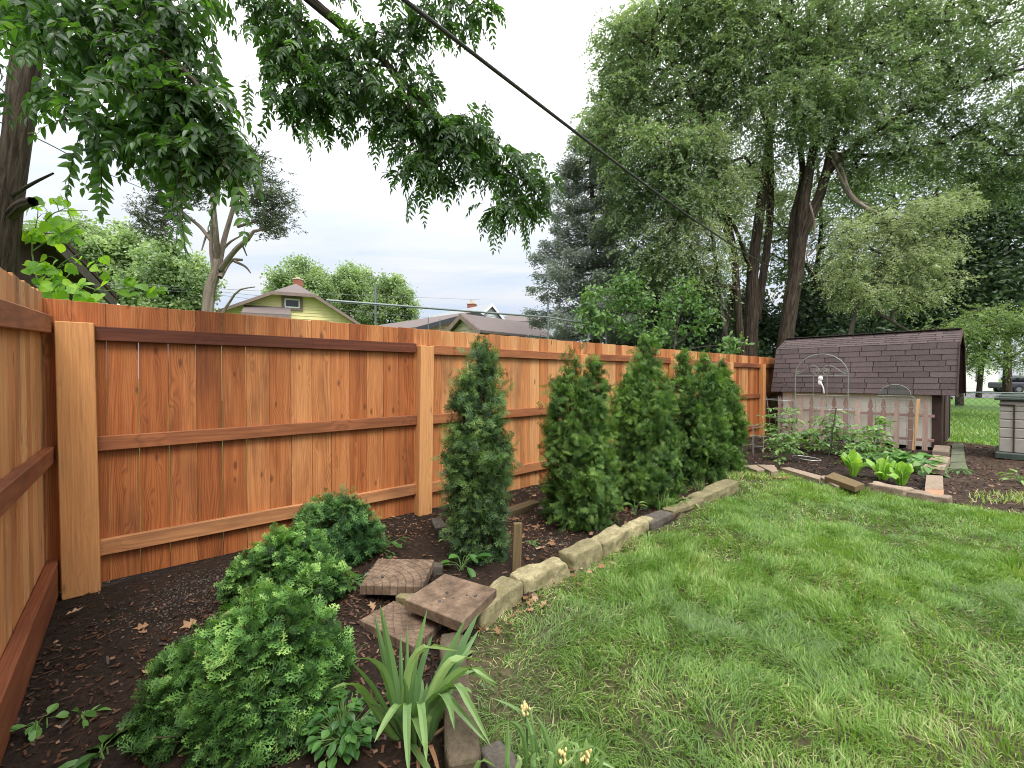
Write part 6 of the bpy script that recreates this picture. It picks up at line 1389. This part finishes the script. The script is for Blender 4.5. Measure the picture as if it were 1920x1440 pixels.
def dark_row():
    for i, (x, top, w, d) in enumerate([(1215, 480, 130, 21), (1310, 520, 120, 22), (1400, 545, 110, 23), (1520, 520, 130, 21), (1600, 470, 120, 22), (1700, 380, 150, 22), (1800, 330, 150, 21), (1890, 300, 150, 20)]):
        lab = ['dark undergrowth tree behind the lime-leaved sapling', 'dark tree low between spruce and elm trunks', 'dark tree filling the gap behind the left elm trunks', 'dark tree just behind the biggest elm trunk', 'dark evergreen behind the pale drooping tree, left of the shed ridge', 'tall dark evergreen above the middle of the shed roof', 'tall dark evergreen above the right end of the shed roof', 'dark evergreen at the right edge of the picture'][i]
        b = D(x, 690, d); b[2] = 0; tp = D(x, top, d); H = 690-top
        bl = [(x, top+H*.2, w*.22, H*.2, d, .9, 22), (x, top+H*.45, w*.42, H*.22, d, 1.3, 40), (x, top+H*.7, w*.52, H*.2, d, 1.5, 44), (x, top+H*.92, w*.55, H*.2, d, 1.5, 44)]
        if i > 5: bl = bl[:2]+[(x, top+H*.66, w*.52, H*.17, d, 1.5, 44)]
        tree('dark_tree', lab, [([b, (b+tp)/2, tp], .16, .03)], bl, M['deep'], 70, .42, .24, .13, 'bark_dark', QUAD, .014, .3, .1, .4, 'dark trees behind the elms', .8)
dark_row()
def saplings():
    d = 14.0
    tree('mulberry_sapling', 'lime-leaved sapling rising behind the fence in front of the spruce', [Tk([(1120, 690, d), (1135, 610, d), (1165, 550, d), (1200, 510, d)], .035, .010), Tk([(1130, 640, d), (1105, 590, d), (1090, 560, d)], .02, .008), Tk([(1140, 610, d), (1170, 590, d), (1215, 585, d)], .02, .008)],
        [(1185, 520, 26, 12, d, .35, 12), (1150, 535, 26, 12, d, .35, 12), (1110, 548, 18, 14, d, .3, 9), (1205, 560, 22, 12, d, .3, 10), (1165, 565, 26, 10, d, .4, 10), (1100, 580, 20, 12, d, .3, 9), (1135, 590, 24, 12, d, .35, 10), (1185, 605, 30, 12, d, .4, 10), (1110, 612, 26, 10, d, .4, 9)], M['sapling'], 13, .13, .15, .085, 'bark_grey', LEAF, .005, .6, .05, .6, 'lime-leaved saplings', .8)
    tree('mulberry_sapling', 'smaller lime-leaved sapling between the spruce and the elm stems', [Tk([(1260, 690, d), (1268, 620, d), (1285, 545, d)], .03, .010), Tk([(1264, 650, d), (1310, 610, d), (1345, 590, d)], .02, .008), Tk([(1262, 660, d-.4), (1320, 650, d-.8), (1385, 645, d-1)], .016, .006)],
        [(1285, 535, 18, 12, d, .3, 9), (1262, 560, 18, 12, d, .3, 8), (1300, 565, 20, 10, d, .3, 8), (1330, 590, 22, 12, d, .3, 9), (1255, 595, 22, 12, d, .3, 8), (1300, 620, 26, 12, d, .3, 9), (1375, 640, 22, 14, d-1, .3, 8), (1230, 630, 30, 14, d, .4, 10)], M['sapling'], 12, .13, .15, .085, 'bark_grey', LEAF, .005, .6, .05, .6, 'lime-leaved saplings', .8)
    d = 14.5
    tree('shrub_tree', 'light green drooping shrub right of the shed gable', [Tk([(1835, 745, d+1), (1840, 690, d+1), (1850, 620, d), (1840, 580, d)], .09, .03), Tk([(1840, 680, d+1), (1790, 650, d), (1760, 620, d)], .05, .02)], [(1840, 610, 60, 34, d, 1.0, 64), (1780, 630, 46, 34, d, .8, 48), (1890, 600, 50, 36, d, 1, 50), (1830, 660, 60, 28, d, .9, 46), (1900, 660, 44, 30, d, .8, 34), (1790, 675, 34, 22, d, .6, 18), (1960, 620, 50, 50, d, 1, 30)], M['elm_lime'], 62, .1, .08, .035, 'bark_dark', QUAD, .006, .5, .1, .5, None, .8, strand=(5, .4, 14, .7))
    for (x, y, d, w, lab) in ((1360, 665, 20, 120, 'low dark shrub at the foot of the elm trunks'), (1230, 655, 19, 130, 'low dark shrub beneath the lime-leaved sapling')):
        b = D(x, 700, d); b[2] = 0; tree('understory_shrub', lab, [([b, b+np.array([0, 0, .8]), D(x, y, d)], .06, .02)], [(x, y, w*.5, 34, d, 1.2, 70), (x, y+35, w*.55, 30, d, 1.2, 50)], M['deep'], 60, .3, .16, .09, 'bark_dark', QUAD, .01, .3, .1, .5, 'low shrubs under the trees', .8)
saplings()

# ------------------------------------------------------------------ walnut with compound leaves hanging over the yard
def compound(mb, st, base, dirn, L, lf, wf, n=6, rnd=.5):
    """one pinnate leaf: stalk plus pairs of leaflets"""
    dirn = unit(dirn); P = spline([base, base+dirn*L*.5+np.array([0, 0, .02*L]), base+dirn*L*.85+np.array([0, 0, -.30*L])], 8); tube(st, P, np.linspace(.0028, .001, 8), 4, .5, False)
    T = unit(np.gradient(P, axis=0)); Bs = []; As = []; Ns = []; Ls = []
    s = unit(np.cross(T[3], np.array([0, 0, 1.0])+.3*rng.normal(size=3))); nn = np.cross(s, T[3])
    for i in range(n):
        u = .18+.76*i/(n-1); k_ = u*7; j = min(int(k_), 6); p = P[j]+(P[j+1]-P[j])*(k_-j); t_ = T[j]; sz = math.sin(math.pi*(.22+.62*u))
        for sg in (-1, 1): Bs.append(p); As.append(t_*.62+sg*s*.8+np.array([0, 0, -.28])+.16*rng.normal(size=3)); Ns.append(nn+.35*rng.normal(size=3)); Ls.append(lf*sz*(.85+.3*rng.random()))
    Bs.append(P[-1]); As.append(T[-1]+np.array([0, 0, -.2])); Ns.append(nn); Ls.append(lf*.75)
    Ls = np.array(Ls); place(mb, LEAFLET, np.array(Bs), np.array(As), np.array(Ns), Ls, Ls*wf, np.clip(rnd+.14*rng.normal(size=len(Ls)), 0, 1))
def walnut():
    d = 4.2; t = thing('walnut_tree', 'dark leaning walnut trunk with limbs of hanging compound leaves over the corner', 'tree', ground_of(D(0, 560, d)))
    st = MB(); skel = []
    limbs = [([(-18, 640, d), (-2, 520, d), (10, 410, d), (32, 260, d), (48, 130, d), (56, 30, d), (60, -90, d), (66, -260, d)], .125, .09), ([(52, 90, d), (110, 40, 3.7), (200, 40, 3.2), (300, 90, 2.9), (380, 170, 2.7)], .05, .012), ([(58, 0, d), (150, -40, 3.8), (260, 20, 3.2), (330, 150, 2.9), (340, 240, 2.8)], .04, .010), ([(60, -60, d), (200, -170, 4.2), (420, -150, 4.3), (560, -20, 4.3), (660, 65, 4.4), (720, 115, 4.5), (790, 190, 4.6), (890, 280, 4.7), (990, 345, 4.9)], .075, .008), ([(560, -20, 4.3), (560, 60, 4.2), (540, 150, 4.2)], .03, .008), ([(720, 115, 4.5), (760, 180, 4.4), (800, 260, 4.4), (830, 320, 4.4)], .022, .006), ([(420, -150, 4.3), (640, -110, 4.4), (800, -60, 4.4), (880, 10, 4.5)], .03, .008), ([(420, -150, 4.3), (400, -60, 4.1), (390, 30, 4.0)], .02, .006), ([(14, 410, d), (40, 385, d-.1), (62, 378, d-.2)], .05, .04), ([(18, 370, d), (60, 345, 3.9), (100, 325, 3.8)], .018, .008), ([(28, 300, d), (-40, 250, 4), (-120, 200, 3.8)], .03, .012)]
    for pts, r1, r2 in limbs:
        P = spline([D(*p) for p in pts], 22)
        if r1 > .15: P[0][2] = 0
        tube(st, P, np.linspace(r1, r2, 22), 12 if r1 > .1 else 7, .5, False, .10); skel.append(P[4:] if r1 > .1 else P)
    near = [(180, 30, 110, 40, 3.0, .3, 14), (290, 60, 60, 60, 2.9, .25, 10), (220, 120, 100, 50, 2.85, .25, 12), (330, 150, 60, 60, 2.8, .25, 11), (300, 220, 80, 55, 2.75, .25, 11), (380, 230, 50, 60, 2.75, .2, 13), (425, 285, 28, 40, 2.7, .15, 8), (370, 300, 50, 25, 2.7, .15, 9), (140, 100, 50, 40, 3.0, .25, 6), (150, 190, 50, 30, 2.9, .2, 4), (240, 250, 50, 30, 2.8, .2, 7), (60, 10, 60, 36, 3.4, .25, 6), (0, 60, 40, 60, 3.6, .25, 5), (-30, 160, 30, 60, 3.5, .2, 4), (300, -40, 160, 40, 3.0, .4, 14), (350, 60, 40, 50, 2.85, .2, 7)]
    mid = [(560, 60, 80, 60, 4.2, .35, 26), (600, 150, 90, 60, 4.2, .35, 28), (680, 100, 70, 60, 4.35, .35, 20), (570, 200, 60, 28, 4.15, .25, 12), (720, 190, 70, 50, 4.4, .35, 22), (790, 245, 60, 45, 4.4, .3, 20), (850, 230, 55, 45, 4.5, .3, 18), (900, 260, 40, 36, 4.6, .25, 13), (780, 310, 40, 26, 4.35, .25, 10), (860, 310, 50, 28, 4.45, .25, 12), (960, 310, 50, 30, 4.75, .25, 15), (1000, 350, 32, 36, 4.85, .2, 10), (950, 380, 44, 34, 4.7, .2, 12), (830, 30, 60, 24, 4.4, .3, 12), (900, 5, 36, 16, 4.5, .2, 6), (770, 70, 36, 44, 4.4, .25, 8), (500, 10, 60, 30, 4.2, .3, 10), (800, 140, 34, 34, 4.5, .2, 6), (640, -50, 200, 30, 4.3, .4, 14), (510, 100, 30, 40, 4.15, .2, 6)]
    mb = MB(); tw = MB()
    near = [(x-22, y-16, rx, ry, dd, rd, n_) for x, y, rx, ry, dd, rd, n_ in near]
    C1, C2 = blob_pts(near, .9), blob_pts(mid, .9); C = np.vstack([C1, C2]); grow(tw, skel, C, .0032, 5, .5, .03, .1)
    for i, c in enumerate(C):
        nearer = i < len(C1); r = rng.random()
        for k_ in range(4):
            a = rng.random()*6.28; dn = np.array([math.cos(a), math.sin(a), -.55+.5*rng.normal()])
            compound(mb, tw, c+rng.normal(size=3)*.03, dn, (.26 if nearer else .27)*(.75+.45*rng.random()), .092 if nearer else .086, .46 if nearer else .40, 5 if nearer else 6, .08+.55*r*rng.random()+.2*rng.random())
    # a few long sprays hanging clear of the mass
    for (x, y, dd, dx, n_) in ((715, 245, 4.35, 25, 2), (740, 300, 4.3, 10, 2), (785, 355, 4.3, 0, 3), (930, 400, 4.65, 0, 3), (980, 410, 4.7, 20, 3), (1025, 370, 4.85, 30, 2), (560, 225, 4.1, -20, 2), (905, 190, 4.6, 25, 2), (1000, 285, 4.9, 10, 2), (470, 150, 4.1, -10, 2), (400, 210, 2.75, 20, 2), (420, 240, 2.75, 20, 2), (150, 265, 2.9, -10, 2), (195, 290, 2.8, 0, 2), (335, 330, 2.6, 0, 3), (395, 75, 2.85, 20, 2), (440, 330, 2.6, 0, 2), (340, 400, 2.5, 10, 1)):
        for k_ in range(n_):
            p = D(x+8*rng.normal(), y+6*rng.normal(), dd); q = RT*dx*dd/FPX*.15; compound(mb, tw, p, q+np.array([.25*rng.normal(), .25*rng.normal(), -.9]), .30, .082 if dd > 4 else .09, .36 if dd > 4 else .46, 7 if dd > 4 else 5, .35+.3*rng.random())
            S = np.concatenate(skel); j = np.argmin(np.linalg.norm(np.vstack([S, C])-p, axis=1)); tube(tw, [np.vstack([S, C])[j], p], .002, 4, .5, False)
    st.build('trunk', M['bark_dark'], t); tw.build('twigs', M['twig'], t); mb.build('crown', M['walnut'], t)
walnut()
def redbud():
    d = 4.6; t = thing('redbud_sapling', 'bright lime sapling with heart-shaped leaves over the corner of the fence', 'tree', ground_of(D(75, 600, d)))
    st = MB(); mb = MB(); skel = []
    for pts, r1 in (([(70, 640, d), (75, 560, d), (60, 470, d), (70, 410, 4.4)], .014), ([(74, 570, d), (120, 530, 4.3), (190, 545, 4.1), (240, 540, 4.0), (300, 545, 3.9)], .008), ([(74, 560, d), (110, 500, 4.3), (160, 470, 4.1)], .008), ([(62, 470, d), (110, 440, 4.2), (160, 430, 4.0), (200, 490, 3.9), (240, 520, 3.9)], .006), ([(72, 430, 4.5), (100, 400, 4.3), (130, 395, 4.2), (165, 395, 4.2)], .006)):
        P = spline([D(*p) for p in pts], 12); 
        if r1 > .01: P[0][2] = 0
        tube(st, P, np.linspace(r1, .003, 12), 6, .5, False); skel.append(P)
    bl = [(75, 440, 40, 30, 4.4, .15, 24), (115, 435, 40, 26, 4.2, .15, 18), (90, 500, 45, 30, 4.3, .15, 30), (140, 540, 60, 22, 4.2, .15, 28), (80, 550, 40, 18, 4.4, .12, 16), (175, 480, 26, 26, 4.0, .1, 6), (225, 520, 24, 18, 3.9, .08, 6), (270, 545, 34, 12, 3.9, .08, 7), (120, 385, 40, 24, 4.3, .12, 9), (300, 545, 16, 8, 3.9, .05, 3), (65, 385, 20, 30, 4.4, .1, 6)]
    C = blob_pts(bl, .9); grow(st, skel, C, .0018, 4, .4, .01, .1); m = len(C); a = rng.random(m)*6.28; A = np.c_[np.cos(a), np.sin(a), -.6+.35*rng.normal(size=m)]-FW*.2; N = rng.normal(size=(m, 3))*.5-FW*.7+np.array([0, 0, .5])
    L = .07+.06*rng.random(m); place(mb, HEART, C, A, N, L, L*.82, np.clip(.5+.28*rng.normal(size=m), 0, 1))
    st.build('stems', M['stem'], t); mb.build('leaves', M['redbud'], t)
redbud()
